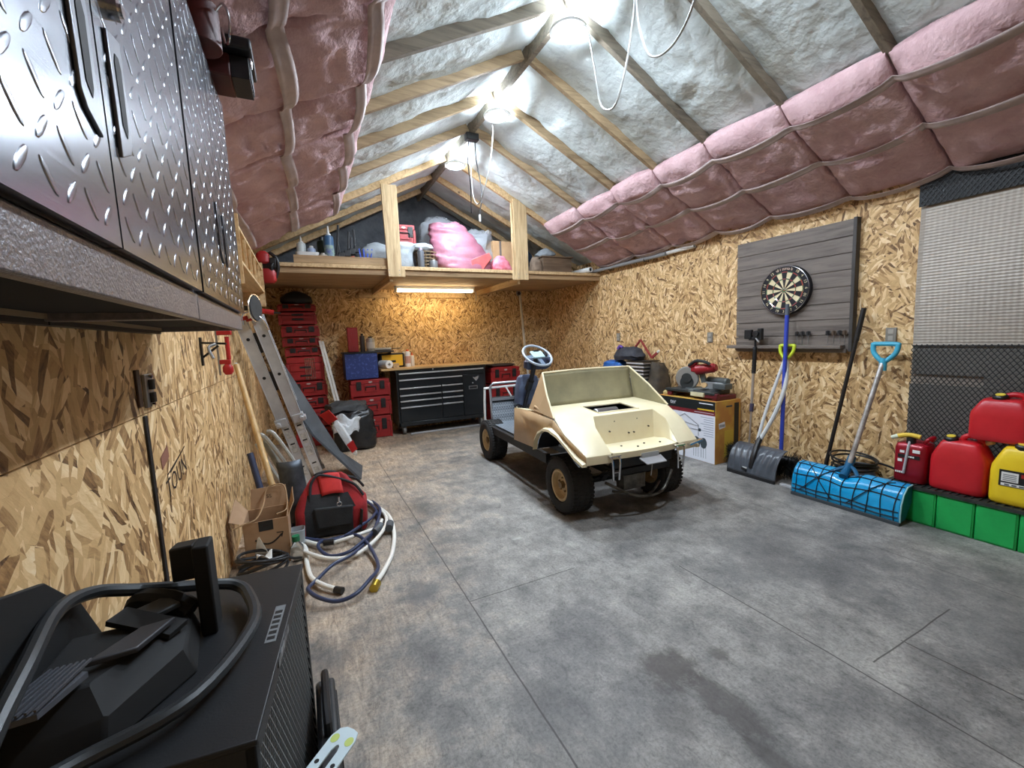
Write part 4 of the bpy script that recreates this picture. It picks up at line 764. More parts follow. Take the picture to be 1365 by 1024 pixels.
can('cleaner_bottle', 'tall blue cleaner bottle on the loft next to the black clamps', .37, 5.62, ZL+.001, .055, .43, mat('blue_bottle', (70, 110, 150), .35), m_white, True, band=mat('blue_label', (80, 88, 170), .5, 0, (170, 200, 160), 14))
can('jar', 'short beige jar in front of the tall blue cleaner bottle', .29, 5.52, ZL+.001, .05, .16, mat('beige_jar', (190, 178, 160), .5), m_tin)
can('cleaner_bottle', 'dark green bottle behind the tall blue cleaner bottle', .30, 5.78, ZL+.001, .055, .40, mat('dark_green', (44, 60, 50), .4), m_black)
t = thing('clamp_rack', 'tangle of black clamps with an orange handle on the loft', 'clamps', (.56, 5.65, ZL))
for i, (x, h, l) in enumerate(((.44, .52, .05), (.50, .34, -.03), (.57, .46, .04), (.63, .40, .0), (.69, .50, -.02))):
    b = B(); b.bar((x, 5.64+.02*i, ZL+.002), (x+l, 5.64+.02*i, ZL+h), .025, .02, (0, 1, 0)); b.bb(x-.03, x+.04, 5.60+.02*i, 5.66+.02*i, ZL+.10+.03*i, ZL+.17+.03*i); obj('clamp', b, m_black, t, bevel=.005)
obj('orange_handle', B().tube([(.50, 5.56, ZL+.05), (.57, 5.55, ZL+.10), (.64, 5.56, ZL+.12)], .03, 10, sm=4), mat('orange_red', (206, 74, 40), .45), t, label='orange handle')
blob('vinyl_sack', 'pale vinyl sack with a blue striped end behind the loft post', 'sack', (.99, 5.72, ZL), [(.003, .24, .14), (.05, .28, .18), (.22, .27, .17), (.31, .2, .12), (.34, .08, .05)], m_vinyl, e=3.2, seed=3)
b = B(); [b.bar((.725+.028*i, 5.555-.003*i, ZL+.03), (.70+.05*i, 5.555, ZL+.24), .014, .006, (0, 1, 0)) for i in range(4)]; tag(obj('striped_cloth', b, mat('royal_blue', (48, 84, 190), .6), smooth=0), 'royal blue striped cloth end beside the black clamps on the loft', 'cloth')
t = thing('loft_bin', 'grey bin under the red toolbox beside the loft post', 'bin', (1.3, 5.8, ZL)); obj('bin_body', B().bb(1.15, 1.42, 5.78, 6.05, ZL, ZL+.36), mat('bin_grey', (120, 126, 130), .6), t, bevel=.01)
t = red_box(1.30, 5.90, ZL+.362, .28, .24, .27, 'latch', 'red tool box high in the loft heap beside the hanging post', G)
blob('plastic_sack', 'crumpled white plastic bag in front of the loft bin', 'bag', (1.24, 5.62, ZL), [(.003, .10, .08), (.05, .13, .1), (.2, .12, .09), (.32, .17, .09, ), (.36, .10, .05)], m_vinyl, seed=8)
blob('plastic_sack', 'flat pale plastic sack spread over the wire basket on the loft', 'bag', (1.48, 5.66, ZL+.27), [(0, .12, .08), (.03, .17, .1), (.07, .15, .09), (.09, .06, .05)], m_vinyl, (.02, 6), seed=4)
t = thing('wire_basket', 'round brown basket on the loft beside the pink bale', 'basket', (1.55, 5.7, ZL)); b = B(); [b.torus((1.55, 5.70, ZL+.05+.04*i), .10+.008*i, .007, n=28, m=6) for i in range(6)]; [b.tube([(1.55+.10*cos(a), 5.70+.10*sin(a), ZL), (1.55+.145*cos(a), 5.70+.145*sin(a), ZL+.26)], .004, 5) for a in [2*pi*i/14 for i in range(14)]]; obj('basket_body', b, mat('rattan', (124, 104, 76), .7), t)
can('sealant_bottle', 'dark grey bottle at the loft edge beside the basket', 1.43, 5.48, ZL+.001, .042, .27, mat('slate_bottle', (88, 92, 98), .4), mat('lilac_cap', (160, 140, 170), .4))
can('paint_can', 'squat grey can at the loft edge below the pink bale', 1.585, 5.47, ZL+.001, .055, .13, mat('mid_grey_can', (112, 114, 116), .4, .3), m_tin)
tag(obj('green_disc', B().cyl((1.70, 5.46, ZL), (1.70, 5.46, ZL+.025), .05, n=20), mat('lid_green', (64, 110, 86), .5), bevel=.004), 'flat green lid lying at the loft edge under the pink bale', 'lid')
m_pf = mat('pink_paper_film', (172, 116, 131), .5, 0, (142, 84, 102), 3, (1, 1, 1), bs_=.6, bd=.02, bsc=9)
b = B()
def f(u, v):
    a = 2*pi*v; ca, sa = cos(a), sin(a)
    hw = .40*(1-.45*max(0, u-.30)**1.1*1.5)*(1-.25*max(0, .12-u)*8); hd = .17*(1-.5*max(0, u-.6))
    x = 2.10-.22*u+hw*abs(ca)**.7*(1 if ca > 0 else -1); y = 5.68+.22*u+hd*abs(sa)**.7*(1 if sa > 0 else -1)
    return V((x, y, ZL+.004+.70*u+.05*sin(3*x)*u))+noise.noise_vector(V((x*4+u*9, y*4, u*3)))*.025+V((.02, -.03, .02))*(abs(sin(15*u+6*x+2*noise.noise(V((x*5, u*5, 2))))))**.5*(1 if u > .02 else 0)
b.grid(f, 40, 44); b.f.append(tuple(range(44))); b.m.append(0); b.f.append(tuple(40*45+i for i in range(44))); b.m.append(0)
t = thing('pink_bale', 'big wrinkled pink insulation bale standing at the loft edge', 'bale', (2.03, 5.68, ZL)); obj('wrapped_bale', b, m_pf, t, smooth=70)
obj('red_wrapper', B().prism([(2.12, 5.50, ZL+.02), (2.28, 5.485, ZL+.03), (2.44, 5.53, ZL+.20), (2.40, 5.53, ZL+.27), (2.12, 5.49, ZL+.16)], (0, .02, 0)), mat('coral_film', (216, 112, 108), .4, 0, (196, 90, 92), 6, bs_=.5, bsc=14), t, bevel=.008)
blob('pink_sack', 'smaller pink wrapped insulation sack at the hanging post', 'sack', (2.60, 5.60, ZL), [(.003, .13, .1), (.05, .16, .12), (.15, .13, .1), (.24, .06, .05)], mat('pink_pattern', (228, 150, 168), .5, 0, (206, 88, 108), 12), seed=6)
blob('clear_bag', 'large clear plastic bag ballooning behind the pink bale', 'bag', (1.90, 6.25, ZL), [(.003, .18, .2), (.2, .24, .24), (.5, .27, .25), (.72, .26, .22), (.86, .15, .13), (.9, .04, .04)], m_cf, (.03, 5), 2.2, 2)
blob('clear_bag', 'crumpled clear sheeting heaped behind the pink bale near the cardboard carton', 'plastic sheet', (2.40, 6.0, ZL), [(.003, .22, .18), (.3, .28, .2), (.52, .27, .18), (.62, .2, .12), (.68, .06, .05)], m_cf, (.08, 5), 2.6, 9, solid=0)
blob('clear_bag', 'small clear bag peeking over the middle of the pink bale', 'bag', (2.13, 6.22, ZL+.0), [(.003, .1, .1), (.4, .12, .12), (.75, .11, .1), (.82, .05, .05)], m_cf, (.04, 6), 2.4, 12)
t = thing('cardboard_carton', 'plain tan cardboard carton behind the loft post', 'carton', (2.72, 5.86, ZL)); obj('carton_body', B().bb(2.58, 2.92, 5.80, 6.1, ZL+.001, ZL+.50), mat('tan_card', (206, 170, 128), .8, 0, (190, 152, 110), 4), t, bevel=.004); obj('tape', B().bb(2.68, 2.71, 5.796, 5.80, ZL+.25, ZL+.501), mat('grey_tape', (120, 110, 104), .5), t)
tag(obj('grey_tray', B().bb(2.88, 3.0, 5.6, 5.95, ZL, ZL+.5), mat('slate_grey_box', (110, 114, 124), .6), bevel=.008), 'tall slate grey box just past the hanging post', 'box')
t = thing('cardboard_carton', 'long brown wooden crate at the loft end under the roof slope', 'crate', (3.5, 5.6, ZL)); m_brn = wood('crate_brown', (124, 104, 84), (92, 74, 58), 0, .8)
obj('crate_body', B().bb(3.24, 3.74, 5.52, 5.85, ZL+.001, ZL+.245), m_brn, t, bevel=.006); obj('crate_lid', B().bb(3.22, 3.76, 5.50, 5.87, ZL+.247, ZL+.265), m_brn, t, bevel=.004)
t.name = 'wooden_crate'
blob('burlap_sack', 'small brown sack slumped against the wooden crate', 'sack', (3.16, 5.60, ZL), [(.003, .07, .08), (.06, .09, .1), (.18, .08, .09), (.25, .04, .04)], mat('burlap', (140, 122, 104), .9, 0, (112, 96, 82), 10, bs_=.5, bsc=60), (.02, 8), seed=5)
blob('white_bundle', 'white plastic bundle lying on top of the wooden crate', 'bundle', (3.38, 5.70, ZL+.268), [(0, .12, .08), (.04, .17, .1), (.10, .11, .07), (.13, .04, .04)], m_vinyl, (.035, 6), 2.4, 14)
blob('blue_bundle', 'dark blue bundle behind the sack on the loft', 'bundle', (3.10, 5.82, ZL), [(.003, .08, .1), (.1, .11, .12), (.3, .09, .1), (.38, .04, .04)], mat('petrol_blue', (52, 78, 104), .6, 0, (38, 56, 78), 8), (.03, 6), seed=15)
for p0, p1, r, lab, m in (((3.93, 5.30, 2.345), (3.80, 6.6, 2.34), .038, 'white plastic pipe poking out beside the wooden crate', m_white), ((4.075, 3.55, 2.335), (4.075, 6.3, 2.335), .022, 'thin white pipe lying along the wall top towards the loft', m_white), ((4.05, 3.95, 2.325), (4.02, 6.2, 2.33), .024, 'grey pipe beside the thin white pipe on the wall top', mat('pipe_grey', (140, 140, 140), .5))):
    p0, p1 = V(p0), V(p1); t = thing('pipe', lab, 'pipe', p0); b = B(); d = (p1-p0).normalized(); b.lathe([(r*.72, .0), (r, 0), (r, (p1-p0).length), (r*.72, (p1-p0).length)], p0, d, 18); obj('tube', b, m, t); obj('bore', B().cyl(p0+d*.02, p0+d*.025, r*.74, n=16), m_dark, t)
t = thing('wall_hook', 'small steel hooks carrying the pipes along the wall top', 'hook', (XR, 4.3, 2.3)); [obj('hook', B().tube([(XR, y, 2.36), (XR-.01, y, 2.296), (XR-.09, y, 2.292), (XR-.10, y, 2.33)], .005, 6), m_black, t) for y in (4.3, 5.0)]
# ================================================================ GOLF CART
m_cream = mat('cream_shell', (238, 226, 190), .38, 0, (228, 214, 176), 3, coat=.1)
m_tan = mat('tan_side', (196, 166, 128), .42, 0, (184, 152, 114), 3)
m_khaki = mat('khaki_liner', (152, 144, 112), .6, 0, (126, 120, 94), 4, (1, 1, 1))
m_tire = mat('tire_rubber', (30, 30, 31), .8, 0, (42, 41, 40), 9, bs_=.25, bsc=90); m_rim = mat('tan_rim', (206, 182, 138), .45, 0, (176, 150, 108), 9)
m_frame = mat('frame_black', (24, 25, 27), .55); m_dia = None
def plate_mat():
    M, nt, bs = new_mat('deck_plate'); bs.inputs['Metallic'].default_value = .55; bs.inputs['Roughness'].default_value = .42
    bs.inputs['Base Color'].default_value = (*lin((136, 144, 152)), 1)
    co = coords(nt, (1, 1, 1), (0, 0, pi/4)); ck = N(nt, 'ShaderNodeTexChecker', Scale=46); nt.links.new(co, ck.inputs['Vector'])
    nt.links.new(mixc(nt, ck.outputs['Fac'], lin((112, 120, 128)), lin((158, 166, 174))), bs.inputs['Base Color']); bump(nt, bs, ck.outputs['Fac'], .5, .003); return M
m_dia = plate_mat()
CA = atan2(.089, 1.709)
cart = thing('golf_cart', 'stripped cream golf cart with tan sides and no seats parked on the floor', 'golf cart', (2.32, 3.60, 0), -CA)
LC = -.02
S = lambda k, s, a, z: V((LC+k*s, a, z))
# deck with an opening over the engine
hx0, hx1, hy0, hy1 = -.225, .165, -.66, -.915
Dz = lambda a: .785-(-.5-a)*.055
b = B()
q = lambda x, a, z=None: V((x, a, Dz(a) if z is None else z))
D0, D1 = q(LC-.47, -.5), q(LC+.47, -.5); H = [q(hx0, hy0), q(hx1, hy0), q(hx1, hy1), q(hx0, hy1)]
Wl, Wr = V((LC-.29, -.965, .755)), V((LC+.29, -.965, .755)); Al, Ar = S(-1, .56, -.84, .745), S(1, .56, -.84, .745)
Rl, Rr = S(-1, .43, -1.04, .70), S(1, .43, -1.04, .70); Il, Ir = S(-1, .335, -1.06, .692), S(1, .335, -1.06, .692)
Cl, Cr = S(-1, .515, -1.21, .525), S(1, .515, -1.21, .525); Bl, Br = S(-1, .315, -1.225, .525), S(1, .315, -1.225, .525)
Ml, Mr = S(-1, .57, -1.0, .655), S(1, .57, -1.0, .655)
Ol, Or = S(-1, .58, -.44, .757), S(1, .58, -.44, .757)
b.face(D0, D1, H[1], H[0]); b.face(D0, H[0], H[3], Wl, Al); b.face(D1, Ar, Wr, H[2], H[1]); b.face(H[3], H[2], Wr, Wl)
b.face(D0, Al, Ol); b.face(D1, Or, Ar)
for s, A_, R_, I_, C_, B_, M_, W_ in ((-1, Al, Rl, Il, Cl, Bl, Ml, Wl), (1, Ar, Rr, Ir, Cr, Br, Mr, Wr)):
    b.face(A_, W_, I_, R_); b.face(A_, R_, C_, M_); b.face(R_, I_, B_, C_)
    lo = V((0, 0, -.062)); b.face(C_, B_, B_+lo, C_+lo+V((0, .005, 0)))
    # pocket side wall and rounded corner down to the pocket floor
    F0 = V((LC+s*.27, -1.0, .53)); F1 = V((LC+s*.30, -1.22, .527))
    b.face(W_, I_, V((LC+s*.325, -1.07, .53)), F0); b.face(I_, B_, F1, V((LC+s*.325, -1.07, .53)))
b.face(Wl, Wr, V((LC+.27, -1.0, .53)), V((LC-.27, -1.0, .53)))
flo = [V((LC-.27, -1.0, .53)), V((LC+.27, -1.0, .53)), V((LC+.325, -1.07, .53)), V((LC+.30, -1.22, .527))]+[V((LC+.30-.6*i/8, -1.22-.022*sin(pi*i/8), .525)) for i in range(1, 8)]+[V((LC-.30, -1.22, .527)), V((LC-.325, -1.07, .53))]
b.face(*flo); lip = flo[3:-1]; b.loft([lip, [p+V((0, .004, -.045)) for p in lip]], closed=False)
bm_ = obj('rear_body', b, m_cream, cart, True, weld=.0005, smooth=50, solid=.008, bevel=.02, bseg=4)
b = B()
for (x, a, z) in ((-.12, -.955, .70), (.10, -.955, .70), (-.18, -.98, .63), (.20, -.98, .63), (0, -.985, .60), (.05, -.985, .60)): b.cyl((x, a-.01, z), (x, a-.022, z-.001), .006, n=10)
for (x, a) in ((-.15, -1.1), (.05, -1.12), (-.05, -1.17), (.18, -1.15)): b.cyl((x, a, .531), (x, a, .537), .008, n=10)
obj('bolt_hole', b, mat('hole_grey', (70, 62, 50), .7), bm_, True)
b = B(); pr = [(p.x, p.y, p.z+.004) for p in H]; b.tube(pr, .009, 8, True); obj('hatch_rim', b, m_cream, bm_, True)
# cowl: back panel, folded side wings
T = lambda k: S(k, .455, -.455, 1.075); b = B()
def f(u, v): x = LC+(.47-.015*v)*(2*u-1); return V((x, -.5+.045*v+.03*sin(pi*u)*v+.015*sin(pi*v), .785+.29*v+.006*sin(pi*u)*v))
b.grid(f, 16, 8); obj('cowl_panel', b, m_khaki, cart, True, smooth=60, solid=.008)
for k in (-1, 1):
    Bq = S(k, .47, -.5, .785); P3 = S(k, .565, -.84, .752); P4 = S(k, .58, -.44, .775); E = .5*(T(k)+P3)+V((k*.012, 0, .006))
    obj('cowl_liner', B().face(T(k), Bq, P3, E), m_khaki, cart, True, smooth=0, solid=.004)
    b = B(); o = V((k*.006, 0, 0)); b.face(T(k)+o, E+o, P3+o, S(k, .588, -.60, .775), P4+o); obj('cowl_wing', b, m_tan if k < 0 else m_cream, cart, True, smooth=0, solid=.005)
    obj('cowl_edge', B().tube([T(k), E, P3], .008, 8), m_cream, cart, True)
obj('cowl_edge', B().tube([f(i/16, 1) for i in range(17)], .008, 8), m_cream, cart, True)
ARCH = [(-.545, .45), (-.575, .53), (-.635, .60), (-.73, .645), (-.83, .655), (-.93, .625), (-1.03, .565), (-1.12, .50), (-1.21, .462)]
for k in (-1, 1):
    w = lambda a: .58 if a > -.84 else .58-.065*min(1, (-.84-a)/.37)
    b = B(); up_ = [(-.107, .734), (-.44, .757), (-.84, .742), (-1.0, .652), (-1.21, .525)]
    P = [S(k, .58, -.07, .43), S(k, .58, -.107, .734), S(k, .58, -.44, .757), S(k, .57, -.84, .742)]
    A = [S(k, w(a), a, z) for a, z in ARCH]
    b.face(P[0], P[1], P[2], P[3], A[4], A[3], A[2], A[1], A[0]); b.face(P[3], S(k, .57, -1.0, .652), A[6], A[5], A[4]); b.face(S(k, .57, -1.0, .652), S(k, .515, -1.21, .525), A[8], A[7], A[6])
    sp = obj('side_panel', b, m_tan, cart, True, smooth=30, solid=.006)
    b = B(); b.face(P[1], P[2], P[2]-V((k*.07, 0, -.0)), P[1]-V((k*.07, 0, .01))); obj('side_ledge', b, m_cream, sp, True, smooth=0, solid=.01)
    b = B(); arc = []
    for (a0, z0), (a1, z1) in zip(ARCH, ARCH[1:]):
        arc += [(a0+(a1-a0)*i/3, z0+(z1-z0)*i/3) for i in range(3)]
    arc.append(ARCH[-1])
    b.loft([[S(k, w(a)-.004, a, z+.022), S(k, w(a)+.032, a, z+.014), S(k, w(a)+.036, a, z-.004), S(k, w(a)-.004, a, z-.006)] for a, z in arc]); obj('fender_flange', b, m_cream, cart, True, smooth=40)
    b = B(); b.loft([[S(k, .57, a*.98-.012, z-.002), S(k, .37, a*.98-.012, z-.002)] for a, z in ARCH], closed=False); obj('inner_fender', b, m_frame, cart, True)
b = B(); b.prism([S(-1, .582, -.50, .765), S(-1, .582, -.66, .752), S(-1, .585, -.62, .80), S(-1, .585, -.53, .82)], (.03, 0, 0)); obj('side_hinge', b, m_tan, cart, True, bevel=.01)
b = B(); [b.cyl(S(-1, .56, -.115, .742+.0), S(-1, .56, -.115, .752), .008, n=8) for _ in (0,)]; obj('panel_bolt', b, m_chrome, cart, True)
# chassis
b = B()
for k in (-1, 1): b.bb(LC+k*.50-.022, LC+k*.50+.022, -.60, .98, .325, .405); b.bb(LC+k*.24-.02, LC+k*.24+.02, -1.18, .95, .33, .385)
for a in (-1.16, -.55, .0, .5, .95): b.bb(LC-(.5 if a > -.6 else .27), LC+(.5 if a > -.6 else .27), a-.02, a+.02, .33, .38)
b.bb(LC-.27, LC+.27, -1.2, -1.16, .40, .47); b.bb(-.30, .24, -.545, -.53, .40, .775); b.bb(-.30, -.285, -.93, -.53, .45, .755); b.bb(.225, .24, -.93, -.53, .45, .755); b.bb(-.30, .24, -.945, -.93, .45, .74)
obj('chassis_frame', b, m_frame, cart, True, bevel=.004)
b = B(); b.cyl((-.40, -.86, .225), (LC+.34, -.86, .225), .035, n=16); b.sphere((LC+.06, -.86, .235), (.10, .10, .10)); obj('rear_axle', b, m_frame, cart, True)
b = B(); b.cyl((-.40, .85, .225), (LC+.36, .85, .225), .025, n=14); b.bb(LC-.3, LC+.3, .83, .87, .245, .30); obj('front_axle', b, m_frame, cart, True)
for k in (-1, 1):
    b = B(); [b.tube([(LC+k*.26, -1.16+.04*i, .37-.01*i), (LC+k*.26, -.86, .262-.012*i), (LC+k*.26, -.58-.04*i, .37-.01*i)], .012, 6, sm=6) for i in range(3)]; obj('leaf_spring', b, m_frame, cart, True)
    b = B(); b.cyl((LC+k*.2, -.95, .24), (LC+k*.18, -1.1, .44), .022, n=12); obj('shock_absorber', b, mat('shock_grey', (70, 70, 72), .5), cart, True)
b = B(); b.bb(-.20, .14, -.90, -.60, .40, .60); b.cyl((-.12, -.70, .62), (-.12, -.70, .68), .07, n=16); obj('engine', b, mat('engine_dark', (44, 44, 46), .55, .3), cart, True, bevel=.01)
obj('muffler', B().cyl((-.14, -.735, .728), (.08, -.735, .728), .040, n=20), mat('muffler_metal', (178, 180, 184), .3, .9), cart, True, bevel=.008)
obj('battery', B().bb(.20, .40, -.70, -.52, .40, .62), m_black, cart, True, bevel=.008)
b = B(); b.tube([(-.35, -1.17, .30), (-.1, -1.22, .17), (.15, -1.2, .16), (.28, -1.17, .30)], .011, 8, sm=5); b.tube([(-.25, -1.12, .20), (.05, -1.15, .13), (.22, -1.1, .20)], .010, 8, sm=4); b.bb(-.2, .0, -1.19, -1.10, .22, .33); obj('rear_linkage', b, mat('dirty_steel', (104, 100, 92), .5, .6, (60, 56, 50), 12), cart, True)
for k in (-1, 1):
    b = B(); x = LC+k*.30
    for dx in (-.035, .035): b.tube([(x+dx, -1.225, .515), (x+dx, -1.262, .50), (x+dx*.9, -1.268, .46), (x+dx*.7, -1.262, .34)], .008, 6)
    b.bb(x-.045, x+.045, -1.265, -1.215, .512, .522); b.bar((x-.03, -1.268, .40), (x+.03, -1.268, .40), .01, .006); obj('bag_bracket', b, m_chrome, cart, True, bevel=.001)
b = B(); b.prism([(-.10, -1.245, .462), (.10, -1.245, .462), (.11, -1.30, .425), (-.07, -1.30, .425)], (0, 0, .006)); b.bb(-.08, .08, -1.25, -1.235, .44, .50); b.tube([(.0, -1.27, .43), (-.01, -1.275, .38), (-.015, -1.27, .33)], .004, 6); obj('plate_bracket', b, m_alu, cart, True)
obj('tow_bar', B().bar(S(1, .40, -1.245, .505), S(1, .56, -1.22, .52), .03, .012), m_chrome, cart, True)
# wheels
def wheel(x, a, k, steer=0):
    R0, Wd = .225, .20; b = B()
    ax = V((k, 0, 0))
    pr = [(.125, -.075), (.135, -.095), (.165, -.104), (.195, -.103), (.213, -.092), (.222, -.07), (.225, -.03), (.225, .03), (.222, .07), (.213, .092), (.195, .103), (.165, .104), (.135, .095), (.125, .075)]
    b.lathe(pr, (x, a, R0), ax, 44)
    for i in range(44):
        t = 2*pi*i/44
        for off in (-.072, -.024, .024, .072):
            c = V((x+off, a+cos(t+off*.8)*.2245, R0+sin(t+off*.8)*.2245)); b.box(c, (.034, .008, .019), Matrix.Rotation(t+off*.8, 3, 'X'))
    w = obj('wheel', b, m_tire, cart, True, smooth=40)
    b = B(); b.lathe([(.127, .085), (.118, .092), (.108, .088), (.10, .045), (.085, .035), (.055, .05), (.03, .052), (.001, .052)], (x, a, R0), ax, 32); b.lathe([(.127, -.085), (.118, -.09), (.10, -.02), (.001, -.02)], (x, a, R0), ax, 32); obj('rim', b, m_rim, w, True)
    b = B(); c = V((x+k*.052, a, R0)); b.cyl(c, c+V((k*.03, 0, 0)), .03, .026, n=18); [b.cyl(c+V((-.006*k, .055*cos(t), .055*sin(t))), c+V((k*.012, .055*cos(t), .055*sin(t))), .008, n=6) for t in [2*pi*i/5+.3 for i in range(5)]]; obj('hub_cap', b, mat('hub_rust', (120, 98, 66), .5, .4), w, True)
for k in (-1, 1): wheel(-.48 if k < 0 else .385, -.865, k); wheel(-.475 if k < 0 else .40, .86, k)
# open front end
obj('floor_plate', B().bb(LC-.47, LC+.47, -.30, .86, .405, .418), m_dia, cart, True, bevel=.003)
obj('toe_board', B().prism([(LC-.44, .86, .415), (LC+.44, .86, .415), (LC+.44, .94, .64), (LC-.44, .94, .64)], (0, .01, 0)), m_dia, cart, True, smooth=0)
b = B(); b.bb(LC-.44, LC+.44, .88, .97, .30, .42); b.bb(LC-.43, LC+.43, .95, .965, .62, .70); obj('front_bulkhead', b, m_frame, cart, True, bevel=.005)
m_grail = mat('grey_tube', (150, 152, 156), .4, .5)
b = B(); b.tube([(LC-.43, .92, .33), (LC-.44, .93, .83), (LC-.40, .94, .865), (LC+.38, .94, .865), (LC+.42, .93, .83), (LC+.42, .92, .33)], .015, 8); b.bar((LC-.43, .93, .675), (LC+.42, .93, .675), .03, .03); obj('front_rail', b, m_grail, cart, True, smooth=50)
b = B(); b.tube([(LC-.50, .985, .34), (LC-.495, .975, .76), (LC-.45, .96, .81), (LC-.05, .93, .82)], .014, 8, sm=4); b.tube([(LC-.24, .94, .815), (LC-.21, .91, .74), (LC-.19, .90, .70)], .010, 6); obj('white_rail', b, mat('white_tube', (222, 222, 218), .4), cart, True)
m_shroud = mat('slate_blue_plastic', (104, 116, 140), .35, 0, (70, 80, 104), 5)
b = B(); b.sup([(.60, .10, .06, -.05, .84), (.62, .13, .075, -.05, .84), (.80, .14, .07, -.045, .80), (.92, .12, .06, -.05, .78), (.95, .08, .04, -.05, .78)], 28, 5); b.jit(.012, 10, 3); obj('dash_shroud', b, m_shroud, cart, True, smooth=50)
b = B(); b.sup([(1.02, .10, .05, .0, .60), (1.05, .15, .07, .0, .60), (1.12, .16, .07, .0, .58), (1.15, .12, .05, .0, .58)], 28, 5); b.jit(.01, 10, 6); obj('dash_pod', b, mat('navy_plastic', (56, 66, 92), .4), cart, True, smooth=50)
WC = V((-.085, .42, 1.185)); ax = V((.10, -.62, .78)).normalized()
b = B(); b.cyl((-.10, .86, .45), (-.09, .62, .86), .022, n=14).cyl((-.09, .62, .86), WC-ax*.04, .026, n=14); b.cyl((-.10, .66, .80), (-.09, .60, .90), .04, n=16); obj('steering_column', b, m_frame, cart, True)
b = B(); b.torus(WC, .165, .0135, ax, 44, 10); w = obj('steering_wheel', b, mat('wheel_grey', (176, 186, 196), .3, .2), cart, True, smooth=60)
u1 = ax.cross(V((0, 0, 1))).normalized()*-1; v1 = ax.cross(u1)
if v1.z < 0: v1 = -v1
b = B()
for a_ in (-.15, pi+.15, -pi/2): b.bar(WC-ax*.012, WC+(u1*cos(a_)+v1*sin(a_))*.16-ax*.004, .05, .014, ax)
obj('spoke', b, mat('spoke_grey', (110, 124, 140), .35), w, True)
R3 = Matrix((u1, v1, ax)).transposed(); b = B(); b.box(WC+ax*.008+v1*.005, (.15, .105, .022), R3); obj('score_pad', b, mat('mint_pad', (178, 206, 210), .4), w, True, bevel=.008)
b = B(); b.box(WC+ax*.02+v1*.052, (.07, .018, .02), R3); b.box(WC+ax*.016+u1*.10, (.03, .06, .018), R3); obj('clip', b, m_black, w, True, bevel=.004)
b = B(); b.sup([(.42, .05, .03, .02, .76), (.46, .055, .03, .02, .74)], 16, 4); obj('pedal', b, m_black, cart, True)
# ================================================================ RIGHT WALL
m_stain = wood('dark_stained_wood', (118, 108, 100), (82, 74, 68), 1, .9, .6, False)
BX = 4.07
t = thing('wall_panel', 'dark stained plank backboard with a ledge, hung on the OSB wall behind the dartboard', 'backboard', (BX, 2.48, 1.7))
b = B(); n = 8; ph = (2.235-1.165)/n
for i in range(n): b.bb(BX, BX+.02, 1.975, 3.005, 1.165+i*ph+.0025, 1.165+(i+1)*ph-.0025)
b.bb(BX+.012, BX+.045, 1.99, 2.99, 1.17, 2.23); obj('planks', b, m_stain, t, smooth=0, bevel=.002)
obj('side_batten', B().bb(BX-.012, XR-.002, 1.948, 1.974, 1.16, 2.24), wood('dark_batten', (64, 60, 58), (44, 42, 40), 2, .9, .6, False), t, bevel=.002)
b = B(); b.bb(BX-.075, BX, 2.0, 3.06, 1.185, 1.215); obj('ledge', b, m_stain, t, bevel=.003)
b = B(); b.bb(BX-.02, BX, 1.985, 2.98, 1.15, 1.184); obj('lower_rail', b, m_stain, t, bevel=.002)
# dartboard
DC = V((BX-.042, 2.495, 1.72)); du, dv, dn = V((0, -1, 0)), V((0, 0, 1)), V((-1, 0, 0))
def dp(r, a, h=0): return DC+du*(r*sin(a))+dv*(r*cos(a))+dn*h
m_dk = mat('dart_black', (26, 24, 30), .8); m_dc = mat('dart_cream', (222, 208, 168), .8); m_dr = mat('dart_red', (170, 58, 52), .8); m_dg = mat('dart_green', (60, 112, 74), .8)
t = thing('dartboard', 'round bristle dartboard with black and cream segments on the dark plank backboard', 'dartboard', (BX-.04, 2.495, 1.72))
b = B(); b.lathe([(.001, -.04), (.2255, -.04), (.2255, -.002), (.001, -.002)], DC, dn, 64); obj('board_disc', b, m_dk, t)
b = B()
def sect(r0, r1, i, mi):
    a0, a1 = (i-.5)*2*pi/20, (i+.5)*2*pi/20; k = 3
    for j in range(k):
        p, q_ = a0+(a1-a0)*j/k, a0+(a1-a0)*(j+1)/k; b.add([dp(r0, p, .0005), dp(r1, p, .0005), dp(r1, q_, .0005), dp(r0, q_, .0005)], [(0, 1, 2, 3)], mi)
for i in range(20):
    e = i % 2; sect(.016, .099, i, e); sect(.099, .107, i, 2+e); sect(.107, .162, i, e); sect(.162, .170, i, 2+e)
    sect(.0065, .016, i, 3); sect(.0001, .0065, i, 2)
obj('segments', b, [m_dk, m_dc, m_dr, m_dg], t, smooth=0, recalc=False)
b = B(); [b.torus(DC+dn*.002, r, .0009, dn, 48, 5) for r in (.016, .099, .107, .162, .170)]; [b.tube([dp(.016, (i-.5)*pi/10, .002), dp(.172, (i-.5)*pi/10, .002)], .0007, 4) for i in range(20)]; obj('wire_spider', b, m_chrome, t)
b = B(); b.torus(DC+dn*.003, .218, .0032, dn, 64, 6); obj('rim_ring', b, m_chrome, t)
def dtext(s, a, r, size): 
    u = du*cos(a)-dv*sin(a); v = du*sin(a)+dv*cos(a); o = dp(r, a, .0015)
    return Matrix(((u.x, v.x, dn.x, o.x), (u.y, v.y, dn.y, o.y), (u.z, v.z, dn.z, o.z), (0, 0, 0, 1)))
b = B()
